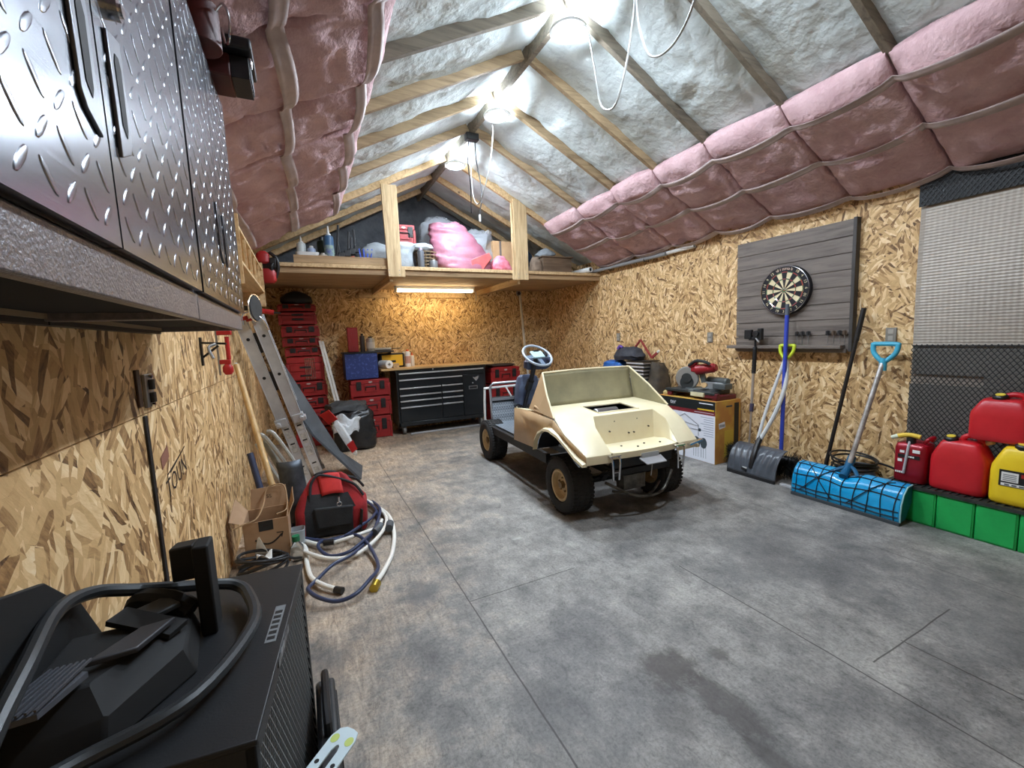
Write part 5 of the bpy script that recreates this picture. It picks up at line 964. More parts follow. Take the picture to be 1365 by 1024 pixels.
for i, s in enumerate((20, 1, 18, 4, 13, 6, 10, 15, 2, 17, 3, 19, 7, 16, 8, 11, 14, 9, 12, 5)):
    if i == 0: continue
    a = i*2*pi/20; flip = a+pi if 5 < i < 15 else a
    M4 = dtext(str(s), a, .194, .03)
    if 5 < i < 15: M4 = M4 @ Matrix.Rotation(pi, 4, 'Z')
    b.text(str(s), .034, M4)
obj('numerals', b, m_dc, t, smooth=0)
b = B()
for i, ch in enumerate('winmau'): a = (i-2.5)*.135; b.text(ch, .042, dtext(ch, a, .196, .04))
obj('brand_lettering', b, mat('dart_letter', (226, 196, 176), .7), t, smooth=0)
m_fl = mat('dart_flight', (40, 38, 38), .6); m_fl2 = mat('dart_flight_brown', (92, 74, 58), .6)
for i, (y, c) in enumerate(((2.377, m_fl), (2.331, m_fl), (2.280, m_fl), (2.122, m_fl), (2.076, m_fl2), (2.031, m_fl), (1.995, m_fl2))):
    g = 0 if i < 3 else 1
    t = thing('dart', f"{['first','second','third','fourth'][i if g == 0 else i-3]} dart of the {'three standing near the blue pole' if g == 0 else 'four standing at the batten end of the ledge'}", 'dart', (4.045, y, 1.215), 0, 'darts on the backboard ledge')
    b = B(); [b.prism([(4.045, y, 1.295), (4.045+.017*cos(a), y+.017*sin(a), 1.305), (4.045+.017*cos(a), y+.017*sin(a), 1.335), (4.045, y, 1.34)], (.0008*sin(a), .0008*cos(a), 0)) for a in (.4, .4+pi/2, .4+pi, .4+1.5*pi)]; obj('flight', b, c, t, smooth=0)
    obj('barrel', B().cyl((4.045, y, 1.245), (4.045, y, 1.30), .0035, .0025, 8).cyl((4.045, y, 1.216), (4.045, y, 1.246), .001, .003, 8), m_galv, t)
for y, z, lab in ((4.92, 1.33, 'silver outlet box on the OSB wall above the blue bundle'), (3.36, 1.30, 'silver outlet box on the OSB wall above the mitre saw'), (1.71, 1.29, 'silver outlet box on the OSB wall above the blue shovel grip')):
    t = thing('outlet_box', lab, 'outlet', (XR, y, z), 0); obj('plate', B().bb(XR-.014, XR-.001, y-.035, y+.035, z-.057, z+.057), mat('dull_plate', (138, 134, 126), .5, .3), t, bevel=.004)
    b = B(); [b.bb(XR-.017, XR-.013, y-.017, y+.017, z+dz-.018, z+dz+.018) for dz in (-.026, .026)]; obj('receptacle', b, mat('outlet_ivory', (164, 158, 148), .5), t, bevel=.003)
# diamond mesh screen over plastic sheet
def sheet_mat():
    M, nt, bs = new_mat('embossed_sheet'); bs.inputs['Roughness'].default_value = .38; bs.inputs['Metallic'].default_value = .05
    tc = nt.nodes.new('ShaderNodeTexCoord'); sp = nt.nodes.new('ShaderNodeSeparateXYZ'); nt.links.new(tc.outputs['Object'], sp.inputs[0]); ya = mth(nt, 'MULTIPLY', sp.outputs[1], 105); za = mth(nt, 'MULTIPLY', sp.outputs[2], 150); dia = mth(nt, 'MULTIPLY', mth(nt, 'SINE', mth(nt, 'ADD', ya, za)), mth(nt, 'SINE', mth(nt, 'SUBTRACT', ya, za)))
    n = N(nt, 'ShaderNodeTexNoise', Scale=1.6, Detail=4); nt.links.new(coords(nt), n.inputs['Vector'])
    nt.links.new(mixc(nt, n.outputs[0], lin((184, 174, 160)), lin((150, 142, 134))), bs.inputs['Base Color']); bump(nt, bs, mth(nt, 'ADD', dia, mth(nt, 'MULTIPLY', n.outputs[0], 9.0)), .42, .006); return M
def bulge(u, v): y = .55+u*1.02; z = .45+v*1.98; return V((4.108-.028*sin(pi*min(1, max(0, (z-1.15)/1.1)))*(.4+.6*sin(pi*(1-u)*.9)) if z > 1.15 else 4.108, y, z))
tag(obj('plastic_sheet', B().grid(bulge, 20, 50), sheet_mat(), smooth=80, solid=.003), 'glossy beige embossed sheet on the wall above the red fuel cans', 'sheet')
m_mesh = mat('black_mesh', (34, 36, 38), .5)
def lattice(b, y0, y1, z0, z1, p, q_, x=4.072, w=.0042):
    ny, nz = int((y1-y0)/p), int((z1-z0)/q_)
    for j in range(nz+1):
        z = z0+j*q_
        for i in range(ny):
            s = q_/2 if (i+j) % 2 else -q_/2; a, c = (x, y0+i*p, z-s*.92), (x, y0+(i+1)*p, z+s*.92)
            b.add([(a[0], a[1], a[2]-w/2), (c[0], c[1], c[2]-w/2), (c[0], c[1], c[2]+w/2), (a[0], a[1], a[2]+w/2), (a[0]+.003, a[1], a[2]-w/2), (c[0]+.003, c[1], c[2]-w/2), (c[0]+.003, c[1], c[2]+w/2), (a[0]+.003, a[1], a[2]+w/2)], [(0, 1, 2, 3), (7, 6, 5, 4), (0, 4, 5, 1), (3, 2, 6, 7)])
t = thing('mesh_screen', 'black diamond mesh screen on the wall behind the red fuel cans', 'screen', (4.07, 1.1, .9))
b = B(); lattice(b, .56, 1.575, .47, 1.21, .0148, .0205, w=.0075); obj('mesh_wire', b, m_mesh, t, smooth=0)
b = B(); b.bb(4.088, 4.094, .56, 1.56, 1.0, 1.205); b.bb(4.088, 4.094, .56, 1.57, .46, .925); b.bb(4.086, 4.092, .56, 1.18, .92, 1.01); obj('dark_backing', b, mat('dark_screen', (122, 119, 113), .7), t)
b = B(); b.bb(4.074, 4.08, .56, 1.56, 1.205, 1.212); obj('edge_wire', b, m_mesh, t)
t = thing('mesh_strip', 'black perforated strip along the wall top above the beige sheet', 'strip', (4.07, 1.1, 2.3))
b = B(); lattice(b, .56, 1.58, 2.215, 2.43, .0148, .0205, w=.008); obj('mesh_wire', b, m_mesh, t, smooth=0); b = B(); b.bb(4.078, 4.084, .56, 1.575, 2.205, 2.435); obj('dark_backing', b, mat('black_backing', (32, 34, 36), .7), t)

# tools leaning on the wall
m_bristle = mat('bristle_black', (24, 26, 24), .8)
def grip(par, c, up, side, w, h, m, r=.016, name='d_grip'):
    c, up, side = V(c), V(up).normalized(), V(side).normalized()
    b = B(); b.tube([c, c+up*h*.22-side*w*.26, c+up*h*.55-side*w*.46, c+up*h*.93-side*w*.5, c+up*h-side*w*.42, c+up*h+side*w*.42, c+up*h*.93+side*w*.5, c+up*h*.55+side*w*.46, c+up*h*.22+side*w*.26], r, 10, True, sm=4); b.cyl(c-up*.07, c+up*h*.2, r*1.5, r*1.35, 14)
    return obj(name, b, m, par, smooth=60)
def blade(par, y0, y1, prof, m, ribs=0, dip=0, name='blade'):
    b = B(); L = []
    def f(u, v):
        k = v*(len(prof)-1); i = min(int(k), len(prof)-2); s = k-i; x = prof[i][0]*(1-s)+prof[i+1][0]*s; z = prof[i][1]*(1-s)+prof[i+1][1]*s
        c = (u-.5)
        z *= 1-dip*max(0, 1-abs(c)*7)*v
        if ribs: x -= .007*sin(abs(c)*46-6*v)*sin(pi*min(1, v*1.1))
        return V((x, y0+(y1-y0)*u, z))
    b.grid(f, 96, 24); o = obj(name, b, m, par, smooth=60, solid=.006); return o, f
t = thing('snow_pusher', 'black ribbed snow pusher with a lime D-grip leaning on the OSB wall', 'snow shovel', (3.66, 2.53, 0))
bl, f = blade(t, 2.76, 2.29, [(3.645, .03), (3.655, .09), (3.68, .16), (3.72, .225), (3.77, .265), (3.82, .275)], mat('graphite_plastic', (82, 87, 94), .30, 0, (68, 72, 78), 6), ribs=1)
obj('wear_strip', B().bb(3.632, 3.652, 2.29, 2.76, .0, .034), m_black, bl, bevel=.003)
obj('end_rib', B().loft([[f(0, v/8)+V((0, .008, 0)) for v in range(9)]+[V((3.80, 2.768, .12)), V((3.68, 2.768, .03))], [f(0, v/8) for v in range(9)]+[V((3.80, 2.76, .12)), V((3.68, 2.76, .03))]]), m_black, bl, smooth=0)
b = B(); b.tube([(3.665, 2.53, .09), (3.70, 2.53, .20), (3.775, 2.545, .30), (3.82, 2.545, .36)], .026, 10, sm=4); b.bar((3.648, 2.56, .06), (3.655, 2.61, .07), .03, .02); obj('handle_socket', b, m_black, t)
obj('maker_sticker', B().box((3.650, 2.585, .075), (.002, .045, .022), Matrix.Rotation(-.15, 3, 'Y')), m_white, bl, label='small white sticker')
m_pole = mat('white_grey_pole', (206, 208, 208), .4)
obj('handle_tube', B().tube([(3.79, 2.56, .32), (3.87, 2.53, .62), (3.955, 2.455, 1.0), (3.985, 2.44, 1.10)], .014, 10, sm=4), m_pole, t); obj('handle_tube', B().tube([(3.80, 2.545, .32), (3.88, 2.45, .60), (3.94, 2.405, .85), (3.975, 2.42, 1.02), (3.985, 2.435, 1.10)], .018, 10, sm=4), m_pole, t)
grip(t, (3.985, 2.435, 1.09), (.05, -.06, 1), (0, -1, -.0), .125, .125, mat('lime_plastic', (206, 222, 60), .42), .0145)
t = thing('push_broom', 'blue poled push broom with black bristles behind the snow pusher', 'broom', (3.93, 2.55, 0))
obj('pole', B().tube([(3.93, 2.42, .17), (3.968, 2.425, 1.50)], .0175, 12), mat('royal_blue_pole', (52, 72, 176), .4), t); obj('pole_cap', B().cyl((3.968, 2.425, 1.49), (3.972, 2.426, 1.59), .0185, .016, 12), mat('slate_cap', (84, 92, 102), .5), t)
obj('broom_head', B().bb(3.89, 3.96, 2.27, 2.93, .13, .19), mat('broom_block', (40, 40, 42), .6), t, bevel=.01)
b = B(); rr = random.Random(3)
for i in range(1300):
    y = rr.uniform(2.30, 2.90); x = rr.uniform(3.88, 3.96); e = (y-2.6)/.30
    if i > 700: e = rr.choice((-1, 1)); y = 2.6+e*rr.uniform(.2, .3); a = rr.uniform(-1.0, 1.35); q = rr.uniform(.09, .13); tip = (x+rr.uniform(-.07, .05), y+e*q*cos(a)*.9, max(.003, .12+q*sin(a)))
    else: tip = (x+rr.uniform(-.06, .03)-.01, y+.07*e**3+rr.uniform(-.03, .03), .003+.02*rr.random())
    b.cyl((x, y, .12), tip, .0024, .0012, 4, False)
obj('bristles', b, m_bristle, t, smooth=0)
t = thing('telescopic_pole', 'slim silver telescopic pole with a black grip and clamp at the ledge', 'pole', (3.97, 2.75, 0))
obj('tube', B().cyl((3.94, 2.755, .0), (3.965, 2.745, .62), .010, n=12).cyl((3.965, 2.745, .62), (3.98, 2.742, 1.0), .013, n=12), mat('silver_pole', (190, 180, 170), .35, .6), t); obj('twist_lock', B().cyl((3.962, 2.746, .56), (3.968, 2.744, .64), .019, n=14), mat('purple_grey', (70, 64, 84), .5), t)
obj('foam_grip', B().tube([(3.98, 2.742, .94), (3.99, 2.74, 1.20)], lambda u: .020+.0018*sin(u*60), 12, sm=24), m_black, t)
b = B(); b.tube([(3.99, 2.74, 1.18), (3.985, 2.735, 1.27)], .011, 8); b.bb(3.96, 4.0, 2.69, 2.79, 1.265, 1.30); b.bb(3.95, 3.99, 2.76, 2.83, 1.28, 1.37); b.bb(3.96, 4.0, 2.66, 2.70, 1.27, 1.38); b.cyl((3.94, 2.71, 1.33), (4.0, 2.71, 1.33), .03, n=16); obj('clamp_head', b, m_black, t, bevel=.005); obj('clamp_lever', B().cyl((3.945, 2.70, 1.285), (3.93, 2.66, 1.25), .009, n=8), m_galv, t)
t = thing('black_bar', 'long black bar with a ferrule leaning by the batten end of the backboard', 'bar', (3.97, 2.03, 0))
obj('bar_tube', B().tube([(3.90, 2.055, .01), (4.032, 1.868, 1.46)], .0145, 12), mat('black_metal_bar', (40, 38, 38), .4, .3), t); obj('ferrule', B().cyl((4.012, 1.896, 1.25), (4.036, 1.862, 1.51), .019, .018, 14), m_black, t)
m_cyan = mat('cyan_plastic', (6, 156, 210), .28, 0, (4, 140, 196), 4, coat=.3)
t = thing('snow_scoop', 'wide glossy blue snow scoop under black netting with a blue D-grip', 'snow shovel', (3.6, 1.73, 0))
bl, f = blade(t, 2.09, 1.375, [(3.555, .025), (3.552, .08), (3.562, .15), (3.588, .215), (3.635, .258), (3.70, .265)], m_cyan, dip=.14)
obj('wear_edge', B().bb(3.545, 3.565, 1.37, 2.095, .0, .026), mat('edge_grey', (70, 76, 80), .5, .4), bl, bevel=.002)
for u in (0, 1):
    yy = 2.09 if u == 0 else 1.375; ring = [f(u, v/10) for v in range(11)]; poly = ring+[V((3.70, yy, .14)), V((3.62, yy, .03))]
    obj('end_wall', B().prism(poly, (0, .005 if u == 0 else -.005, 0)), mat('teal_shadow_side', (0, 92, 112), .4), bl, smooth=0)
obj('pale_edge', B().tube([f(1, v/10)+V((0, -.004, 0)) for v in range(11)], .005, 6), mat('pale_blue_edge', (150, 196, 200), .4), bl)
b = B(); o = V((-.006, 0, .003))
for i in range(9): b.tube([f(.04+.92*i/8+.008*sin(i*2+v*.5), v/12)+o for v in range(13)], .003, 5)
for v in (.10, .22, .5, .78): b.tube([f(.01+.98*u/24, min(1, v+.015*sin(u*.5+v*9)))+o for u in range(25)], .0036, 5)
for a, c in ((.08, .42), (.42, .1), (.55, .9)): b.tube([f(a+(c-a)*k/10, .1+.08*k)+o*1.6 for k in range(11)], .0036, 5)
b.tube([f(.5, .9)+o, (3.70, 1.76, .30), (3.74, 1.76, .36)], .0036, 5); obj('netting', b, m_black, t)
b = B(); b.tube([(3.60, 1.745, .235), (3.68, 1.755, .285), (3.76, 1.765, .36)], .028, 12, sm=3); b.tube([(3.63, 1.66, .25), (3.69, 1.74, .30), (3.63, 1.84, .25)], .014, 8, sm=4); obj('socket', b, mat('dark_teal', (0, 84, 124), .4), t)
obj('shaft', B().tube([(3.69, 1.757, .28), (3.995, 1.70, 1.10)], .0175, 14), mat('brushed_shaft', (196, 192, 188), .35, .5, (150, 146, 142), 20), t)
grip(t, (3.995, 1.70, 1.09), (.10, -.03, 1), (0, -1, -.02), .155, .135, mat('sky_blue_plastic', (66, 166, 196), .35), .0175)
t = thing('cable_drum', 'squat black drum with loose cable loops on the floor behind the blue snow scoop', 'drum', (3.96, 1.84, 0))
obj('drum_body', B().lathe([(.001, .205), (.10, .205), (.135, .19), (.142, .15), (.142, .05), (.13, .0), (.001, .0)], (3.955, 1.84, .001), n=32), mat('navy_black', (26, 30, 42), .3), t); obj('silver_patch', B().box((3.822, 1.79, .14), (.003, .05, .025), Matrix.Rotation(.35, 3, 'Z')), mat('patch_silver', (160, 166, 172), .4), t)  # small flat silver rectangle set on the drum side
b = B()
for i, (z, r) in enumerate(((.22, .15), (.25, .16), (.29, .155), (.315, .165))): b.torus((3.945-.01*i, 1.83, z), r*.92, .0085, (.10*sin(i*2), .12*cos(i), 1), 36, 6, 1.0)
b.tube([(3.96, 1.70, .30), (3.99, 1.62, .28), (4.01, 1.54, .24)], .009, 6, sm=4); b.tube([(3.93, 1.98, .24), (3.90, 2.0, .12), (3.93, 1.98, .02)], .008, 6, sm=4); obj('cable_loops', b, m_bcable, t)
tag(obj('edge_strip', B().bb(3.66, 3.70, 2.10, 2.26, .0, .02), m_alu, bevel=.003), 'short metal strip on the floor between snow pusher and blue scoop', 'strip')

# green blocks, tray, fuel cans
m_green = mat('green_plastic', (28, 172, 84), .42, 0, (20, 150, 72), 5)
edges = [1.545, 1.433, 1.248, 1.064, .879, .694]; wh = ['under the small dark red can, tucked behind the blue scoop', 'under the small dark red can, touching the blue scoop', 'under the large red can', 'under the seam of the large red and yellow cans', 'under the yellow can at the frame edge']
for i in range(5):
    y1, y0 = edges[i]-.002, edges[i+1]+.002; t = thing('green_block', f'green square block {wh[i]}', 'block', (3.84, (y0+y1)/2, 0), 0, 'green blocks under the fuel cans')
    x0 = 3.712
    obj('block_body', B().bb(x0, 3.97, y0, y1, 0, .238), m_green, t, bevel=.006)
    obj('face_panel', B().bb(x0-.004, x0+.01, y0+.008, y1-.008, .01, .228), m_green, t, bevel=.004)
b = B(); b.bb(3.705, 3.98, .66, 1.545, .240, .250); [b.bb(3.705+.0, 3.98, y, y+.012, .250, .256) for y in [.67+.035*i for i in range(25)]]; b.bb(3.70, 3.712, .66, 1.545, .236, .258)
tag(obj('drip_tray', b, mat('grimy_black', (26, 30, 28), .5, 0, (52, 58, 54), 22)), 'grimy black ribbed tray covering the green blocks under the fuel cans', 'tray')
ZT = .257
m_can = mat('fuel_red', (196, 30, 40), .38, 0, (180, 24, 34), 4, coat=.05); m_yel = mat('fuel_yellow', (236, 204, 36), .4, 0, (222, 186, 28), 4)
def fuel(c, hx, hy, h, m, label, name='fuel_can', cap=(-.2, .35), capin=None, zt=ZT):
    x, y = c; t = thing(name, label, 'fuel can', (x, y, zt))
    b = B(); b.sup([(zt+.001, hx*.9, hy*.93), (zt+.012, hx*.98, hy*.985), (zt+.04, hx, hy), (zt+h*.56, hx, hy), (zt+h*.66, hx*.985, hy*.97), (zt+h*.80, hx*.90, hy*.83), (zt+h*.92, hx*.8, hy*.70), (zt+h*.97, hx*.7, hy*.62), (zt+h*.985, hx*.5, hy*.45)], 48, 6, (x, y))
    obj('tank', b, m, t, smooth=50)
    cx, cy, cz = x+cap[0]*hx, y+cap[1]*hy, zt+h*.95
    b = B(); b.lathe([(.036, 0), (.036, .012), (.034, .03), (.028, .036), (.001, .036)], (cx, cy, cz), (-.25, 0, 1), 28); k = obj('cap', b, m_black, t)
    b = B(); b.cyl(V((cx, cy, cz))+V((-.25, 0, 1)).normalized()*.0362, V((cx, cy, cz))+V((-.25, 0, 1)).normalized()*.040, .022, n=22); obj('cap_disc', b, mat('cap_yellow', (226, 200, 70), .4), k)
    b = B(); b.tube([(x+.1*hx, y+hy*.05, zt+h*.93), (x+.1*hx, y-hy*.0, zt+h*1.04), (x+.15*hx, y-hy*.25, zt+h*1.08), (x+.2*hx, y-hy*.5, zt+h*1.04), (x+.2*hx, y-hy*.62, zt+h*.90)], .017, 10, sm=5); obj('handle', b, m, t, smooth=60)
    return t
t = fuel((3.865, 1.185), .10, .138, .345, m_can, 'large red plastic fuel can between the small dark red can and the yellow can', cap=(-.35, .35))
b = B(); b.cyl((3.90, 1.10, .585), (3.88, 1.055, .605), .016, .013, 12); obj('spout_tip', b, mat('cream_tip', (226, 206, 160), .4), t)
t = fuel((3.855, .893), .105, .142, .36, m_yel, 'yellow fuel can with a black and white label at the frame edge', cap=(-.4, .12))
b = B(); b.bb(3.7475, 3.7505, .80, .985, .375, .475); lb = obj('label', b, m_black, t, smooth=0, label='black and white printed label')
b = B(); b.bb(3.7455, 3.7475, .905, .975, .405, .462); [b.bb(3.7455, 3.7475, .81, .975, .379+.0*i, .395) for i in range(1)]; obj('label_panel', b, m_white, lb, smooth=0)
b = B(); [b.bb(3.7445, 3.7455, .912, .968, .412+.011*i, .416+.011*i) for i in range(4)]; [b.bb(3.7445, 3.7455, .82+.03*i, .84+.03*i, .382, .391) for i in range(5)]; obj('label_print', b, mat('label_grey', (90, 92, 96), .6), lb, smooth=0)
b = B(); b.bb(3.7455, 3.7475, .81, .895, .44, .462); obj('label_red', b, m_dred, lb, smooth=0)
fuel((3.90, 1.02), .10, .14, .27, m_can, 'red fuel can stacked on top of the large red and yellow cans', cap=(-.3, .12), zt=.622)
t = thing('safety_can', 'small dark red metal fuel can with a yellow pour spout', 'fuel can', (3.85, 1.425, ZT))
m_can2 = mat('can_dark_red', (156, 22, 38), .3, .2, (134, 18, 34), 4); b = B(); b.sup([(ZT+.001, .082, .086), (ZT+.01, .088, .092), (ZT+.24, .088, .092), (ZT+.27, .08, .085), (ZT+.285, .05, .055)], 40, 5, (3.852, 1.425)); obj('tank', b, m_can2, t, smooth=50)
b = B(); b.cyl((3.80, 1.43, .535), (3.80, 1.43, .575), .026, n=18); obj('collar', b, m_black, t); obj('pour_spout', B().tube([(3.80, 1.38, .585), (3.795, 1.43, .592), (3.785, 1.475, .585), (3.775, 1.50, .575)], .016, 10, sm=4), mat('spout_yellow', (232, 196, 70), .4), t); obj('spout_tip', B().cyl((3.777, 1.497, .577), (3.765, 1.53, .562), .017, .012, 12), mat('cloudy_tip', (214, 220, 196), .3), t)
obj('hose', B().tube([(3.79, 1.43, .57), (3.765, 1.432, .50), (3.756, 1.437, .42), (3.756, 1.447, .32)], .0085, 8, sm=4), mat('grey_flex', (172, 172, 176), .4), t); obj('carry_handle', B().tube([(3.82, 1.37, .54), (3.84, 1.345, .575), (3.88, 1.335, .58), (3.92, 1.36, .545)], .012, 8, sm=4), m_can2, t)
b = B(); b.bb(3.7610, 3.7635, 1.365, 1.485, .43, .455); l = obj('warning_band', b, m_black, t, smooth=0); b = B(); b.bb(3.760, 3.763, 1.365, 1.405, .475, .497); b.bb(3.760, 3.763, 1.45, 1.475, .465, .482); b.bb(3.760, 3.763, 1.46, 1.485, .40, .42); [b.bb(3.760, 3.763, 1.395+.012*i, 1.404+.012*i, .437, .448) for i in range(4)]; [b.bb(3.760, 3.763, 1.455+.011*i, 1.463+.011*i, .318, .33) for i in range(4)]; obj('label_print', b, m_white, t, smooth=0)

# big carton with the mitre saw
t = thing('cardboard_carton', 'large white fronted product carton under the mitre saw', 'carton', (3.9, 3.35, 0))
x0, x1, y0, y1, h = 3.702, 4.085, 2.95, 3.72, .655
m_och = mat('ochre_card', (190, 132, 66), .7, 0, (206, 164, 70), 5, lo=.4, hi=.6); m_wc = mat('white_card', (226, 228, 236), .5)
obj('carton_body', B().bb(x0, x1, y0, y1, 0, h), m_och, t, bevel=.004)
fx = x0-.0015; b = B(); b.bb(fx, x0, y0+.004, y1-.004, .004, .505); obj('white_face', b, m_wc, t, smooth=0)
b = B(); b.bb(fx, x0, y0+.004, y1-.004, .545, h-.004); b.bb(x1-.10, x1-.03, y0-.0015, y0, .02, .62); fb = obj('black_band', b, mat('print_black', (30, 34, 34), .4), t, smooth=0)
b = B(); b.bb(fx, x0, y0+.004, y1-.004, .505, .545); obj('red_band', b, mat('print_red', (120, 32, 40), .5), t, smooth=0)
TM = lambda y, z: Matrix(((0, 0, -1, fx-.001), (-1, 0, 0, y), (0, 1, 0, z), (0, 0, 0, 1)))
b = B(); b.bb(fx-.001, fx, y0+.03, y0+.20, .618, .628); b.text('ter', .07, TM(3.46, .60), 'RIGHT'); b.bb(fx-.001, fx, y0+.02, y0+.26, .524, .528); obj('white_print', b, m_wc, t, smooth=0)
b = B(); b.bb(fx-.001, fx, y0+.015, y0+.22, .552, .566); obj('yellow_print', b, mat('print_yellow', (226, 184, 50), .5), t, smooth=0)
b = B(); X = fx-.001
for a, c in (((3.42, .44), (3.34, .485)), ((3.34, .485), (3.155, .385)), ((3.37, .395), (3.155, .375)), ((3.335, .33), (3.13, .335)), ((3.155, .385), (3.155, .27))): b.bar((X, a[0], a[1]), (X, c[0], c[1]), .008, .001, (0, 0, 1) if abs(a[0]-c[0]) > .01 else (0, 1, 0))
for y, z in ((3.31, .33), (3.14, .335)): b.cyl((fx, y, z), (X, y, z), .018, n=14)
for yc in (3.185, 3.09):
    b.loft([[(fx-dx, yc+.055*cos(a)*(1 if yc > 3.1 else .75), .20+.058*sin(a)) for a in [2*pi*i/20 for i in range(20)]] for dx in (0, .001)])
    for dy in (-.03, 0, .03): b.bar((X, yc+dy, .16), (X, yc+dy, .04), .004, .001, (0, 1, 0))
obj('line_drawing', b, mat('print_slate', (62, 72, 78), .5), t, smooth=0)
b = B(); [b.bb(X, fx, y0+.02, y0+.02+(.12 if i % 3 else .16), .475-.024*i, .481-.024*i) for i in range(9)]; obj('text_lines', b, mat('print_grey', (150, 156, 172), .5), t, smooth=0)
b = B(); b.box((3.80, y0-.001, .40), (.09, .002, .06), Matrix.Rotation(-.15, 3, 'Y')); obj('shipping_label', b, m_wc, t, smooth=0); b = B(); [b.bb(3.765+.013*i, 3.771+.013*i, y0-.003, y0-.002, .385, .412) for i in range(6)]; b.bb(3.86, 3.95, y0-.002, y0, .585, .60); obj('label_print', b, mat('print_slate', (62, 72, 78), .5), t, smooth=0)
b = B(); b.bb(3.84, 3.975, y0-.0012, y0, .06, .34); obj('yellow_patch', b, mat('print_mustard', (206, 176, 66), .6), t, smooth=0)
t = thing('mitre_saw', 'red and grey mitre saw with a round blade guard standing on the big carton', 'saw', (3.9, 3.3, h))
m_sg = mat('saw_grey', (92, 98, 98), .45, .3); m_sd = mat('saw_dark', (44, 48, 48), .5); m_sr = mat('saw_red', (150, 30, 38), .4); m_mar = mat('maroon_leg', (96, 26, 34), .5)
b = B(); b.bb(3.75, 4.05, 3.05, 3.60, h+.05, h+.09); b.bb(3.73, 3.80, 2.99, 3.65, h+.055, h+.085); obj('table', b, m_sd, t, bevel=.006)
b = B(); b.cyl((3.88, 3.32, h+.085), (3.88, 3.32, h+.10), .13, n=32); b.bar((3.88, 3.32, h+.08), (3.72, 3.28, h+.08), .06, .03); obj('turntable', b, m_sg, t, bevel=.004)
b = B(); b.bb(3.90, 3.925, 3.03, 3.28, h+.09, h+.17); b.bb(3.90, 3.925, 3.38, 3.62, h+.09, h+.17); obj('fence', b, mat('fence_silver', (170, 174, 176), .35, .6), t, bevel=.004)
for y in (3.0, 3.60): b = B(); b.bb(3.74, 4.04, y-.03, y+.03, h+.001, h+.05); obj('leg', b, m_mar, t, bevel=.008)
b = B(); b.bb(3.735, 3.78, 2.965, 3.14, h+.02, h+.075); obj('side_rail', b, m_mar, t, bevel=.006)
ga = V((-.92, -.38, .0)).normalized(); gc = V((3.84, 3.43, .86))
b = B(); b.lathe([(.001, .018), (.118, .018), (.128, .008), (.128, -.008), (.118, -.018), (.001, -.018)], gc, ga, 36); obj('blade_guard', b, mat('guard_silver', (168, 170, 168), .35, .6), t); b = B(); b.cyl(gc+ga*.019, gc+ga*.03, .055, n=24); b.cyl(gc+ga*.012-V((0, 0, .05)), gc+ga*.022-V((0, 0, .05)), .075, n=24); obj('guard_hub', b, m_sd, t)
b = B(); b.cyl((3.86, 3.33, .955), (3.93, 3.15, .98), .058, .05, 20); b.cyl((3.93, 3.15, .98), (3.935, 3.13, .985), .04, n=18); mt = obj('motor', b, m_sr, t, bevel=.008, bseg=3); b = B(); b.bb(3.84, 3.90, 3.32, 3.44, .93, .99); b.bar((3.86, 3.44, .96), (3.84, 3.30, 1.04), .04, .03); obj('upper_cover', b, m_sr, t, bevel=.008)
b = B(); b.tube([(3.83, 3.40, 1.0), (3.82, 3.30, 1.055), (3.83, 3.20, 1.05), (3.86, 3.15, 1.02)], .016, 10, sm=4); obj('grip', b, m_sd, t)
b = B(); b.bar((3.93, 3.25, h+.08), (3.91, 3.30, .93), .06, .05); b.cyl((3.95, 3.0, .84), (4.0, 3.28, .84), .035, n=18); b.bb(3.86, 3.98, 2.97, 3.12, .76, .82); obj('pivot_arm', b, m_sg, t, bevel=.008)
obj('dust_knob', B().cyl((3.82, 3.18, .80), (3.78, 3.16, .805), .028, n=18), mat('tan_knob', (206, 170, 120), .5), t); obj('wood_offcut', B().bb(3.715, 3.75, 3.11, 3.28, h+.03, h+.075), mat('cream_block', (206, 196, 158), .5), t, bevel=.004)
# pile by the wall further back
tag(obj('storage_tote', B().sup([(0, .13, .40), (.74, .15, .43), (.745, .165, .445), (.79, .165, .445), (.80, .15, .43)], 36, 10, (3.94, 4.53)), mat('tote_grey', (80, 84, 88), .55), smooth=30), 'dark grey storage tote behind the cart cowl along the OSB wall', 'tote')
t = thing('folded_chair', 'stack of white folded slats lying on the grey tote', 'chair', (3.94, 4.5, .8)); b = B(); [b.bb(3.80, 4.08, 4.08, 4.40, .802+.045*i, .835+.045*i) for i in range(5)]; obj('slats', b, mat('off_white_slats', (200, 198, 194), .5), t, bevel=.008); b = B(); [b.bb(3.79, 4.06, 4.06, 4.42, .836+.045*i, .846+.045*i) for i in range(5)]; obj('dark_layers', b, m_black, t)
blob('blue_tarp', 'bright blue folded tarp on the tote beside the cart cowl', 'tarp', (3.94, 4.76, .80), [(.002, .12, .22), (.08, .14, .22), (.18, .12, .2), (.22, .06, .1)], mat('tarp_blue', (40, 104, 180), .4, 0, (28, 78, 150), 8), (.02, 9), 3, 4)
blob('dark_jacket', 'black and navy bundle heaped on the blue tarp', 'bundle', (3.94, 4.50, 1.03), [(-.0, .12, .22), (.05, .14, .25), (.13, .11, .19), (.17, .05, .1)], mat('navy_cloth', (36, 38, 50), .7, 0, (58, 60, 66), 12), (.02, 9), 2.6, 8)
tag(obj('purple_strap', B().tube([(3.85, 4.62, 1.17), (3.87, 4.60, 1.21), (3.88, 4.55, 1.19)], .02, 8, sm=4), mat('purple_web', (92, 60, 140), .6)), 'purple strap end on top of the dark bundle', 'strap')
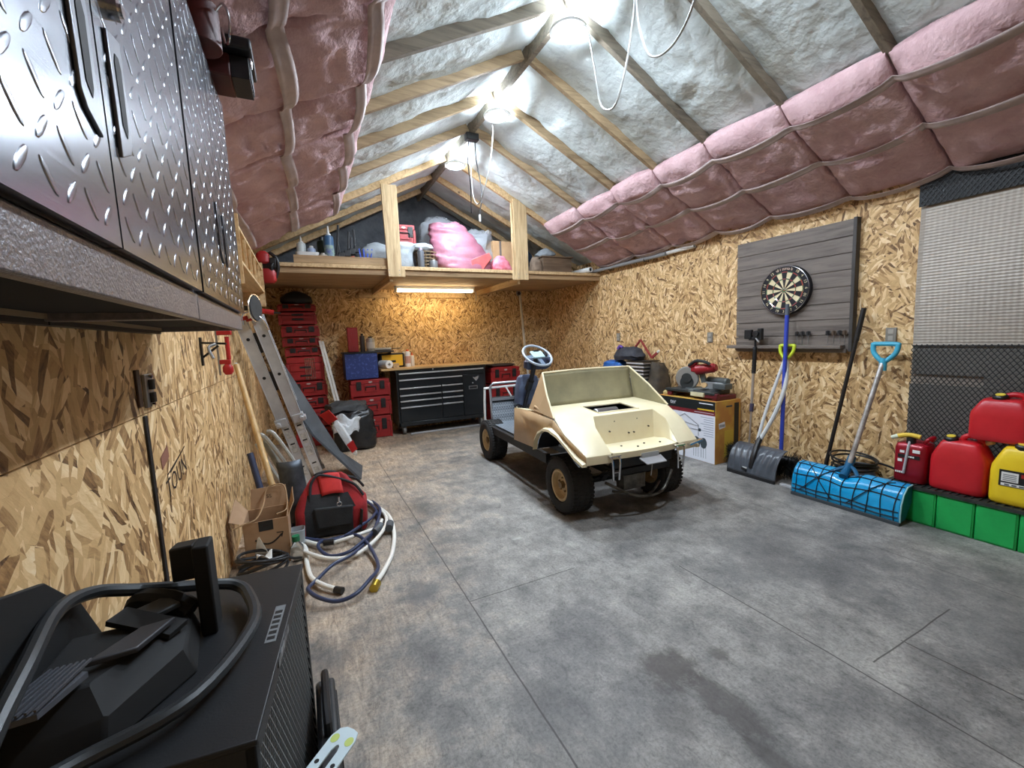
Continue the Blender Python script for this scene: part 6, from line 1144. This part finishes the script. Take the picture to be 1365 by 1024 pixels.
t = thing('folded_stand', 'red folded tubular frame forming an upturned V on the pile by the OSB wall', 'frame', (3.98, 4.3, .9)); b = B(); b.bar((3.98, 4.32, 1.29), (3.97, 4.52, 1.09), .022, .022); b.bar((3.98, 4.32, 1.29), (3.96, 4.10, 1.06), .022, .022); b.bar((3.96, 4.10, 1.06), (3.98, 4.02, 1.13), .025, .03); obj('tubes', b, mat('maroon_red', (140, 46, 46), .5), t, smooth=0, bevel=.003); obj('foot_peg', B().cyl((3.98, 4.02, 1.13), (3.98, 4.0, 1.15), .015, n=10), m_white, t)
blob('brown_sack', 'dark brown soft sack sagging between the tote and the carton', 'sack', (3.95, 3.98, .0), [(.002, .13, .12), (.1, .15, .14), (.6, .14, .14), (.92, .10, .1), (1.0, .05, .05)], mat('brown_cloth', (84, 72, 56), .85, 0, (56, 50, 42), 9), (.03, 6), 3, 11)
t = thing('glove_pair', 'yellowish work gloves lying at the carton end', 'gloves', (3.80, 3.78, .66)); obj('glove', blob_b := B().sup([(h+.002, .04, .05), (h+.03, .045, .055), (h+.055, .02, .03)], 18, 2.4, (3.78, 3.66)).jit(.01, 14, 3), mat('glove_yellow', (196, 176, 116), .8), t); obj('glove', B().sup([(h+.002, .035, .05), (h+.025, .04, .055), (h+.045, .02, .03)], 18, 2.4, (3.80, 3.60)).jit(.01, 14, 5), mat('glove_dark', (62, 62, 70), .8), t)
# ================================================================ CAMERA, EXPOSURE
cam = bpy.data.cameras.new('camera'); cam.sensor_fit = 'HORIZONTAL'; cam.sensor_width = 36; cam.lens = 568.3/1365*36; cam.clip_start = .02; cam.clip_end = 60
co = bpy.data.objects.new('camera', cam); COL.objects.link(co)
def cam_rot(yaw, pitch, roll):
    Bm = Matrix(((1, 0, 0), (0, 0, -1), (0, 1, 0)))
    c, s = cos(yaw), sin(yaw); Ry = Matrix(((c, 0, -s), (0, 1, 0), (s, 0, c)))
    c, s = cos(pitch), sin(pitch); Rx = Matrix(((1, 0, 0), (0, c, -s), (0, s, c)))
    c, s = cos(roll), sin(roll); Rz = Matrix(((c, -s, 0), (s, c, 0), (0, 0, 1)))
    return Rz @ Rx @ Ry @ Bm
R = cam_rot(.449076, .108932, -.040344)
M = Matrix((R[0], -R[1], -R[2])).transposed().to_4x4(); M.translation = (0, 0, 1.39); co.matrix_world = M
SC.camera = co
w = bpy.data.worlds.new('world'); SC.world = w; w.use_nodes = True
w.node_tree.nodes['Background'].inputs[0].default_value = (.05, .055, .06, 1); w.node_tree.nodes['Background'].inputs[1].default_value = .3
vs = SC.view_settings; vs.view_transform = 'Standard'; vs.look = 'None'; vs.exposure = EXPOSURE; vs.gamma = 1; vs.use_curve_mapping = False
SC.cycles.max_bounces = 10; SC.cycles.diffuse_bounces = 6; SC.cycles.glossy_bounces = 4; SC.cycles.transmission_bounces = 6; SC.cycles.transparent_max_bounces = 8; SC.cycles.sample_clamp_indirect = 8
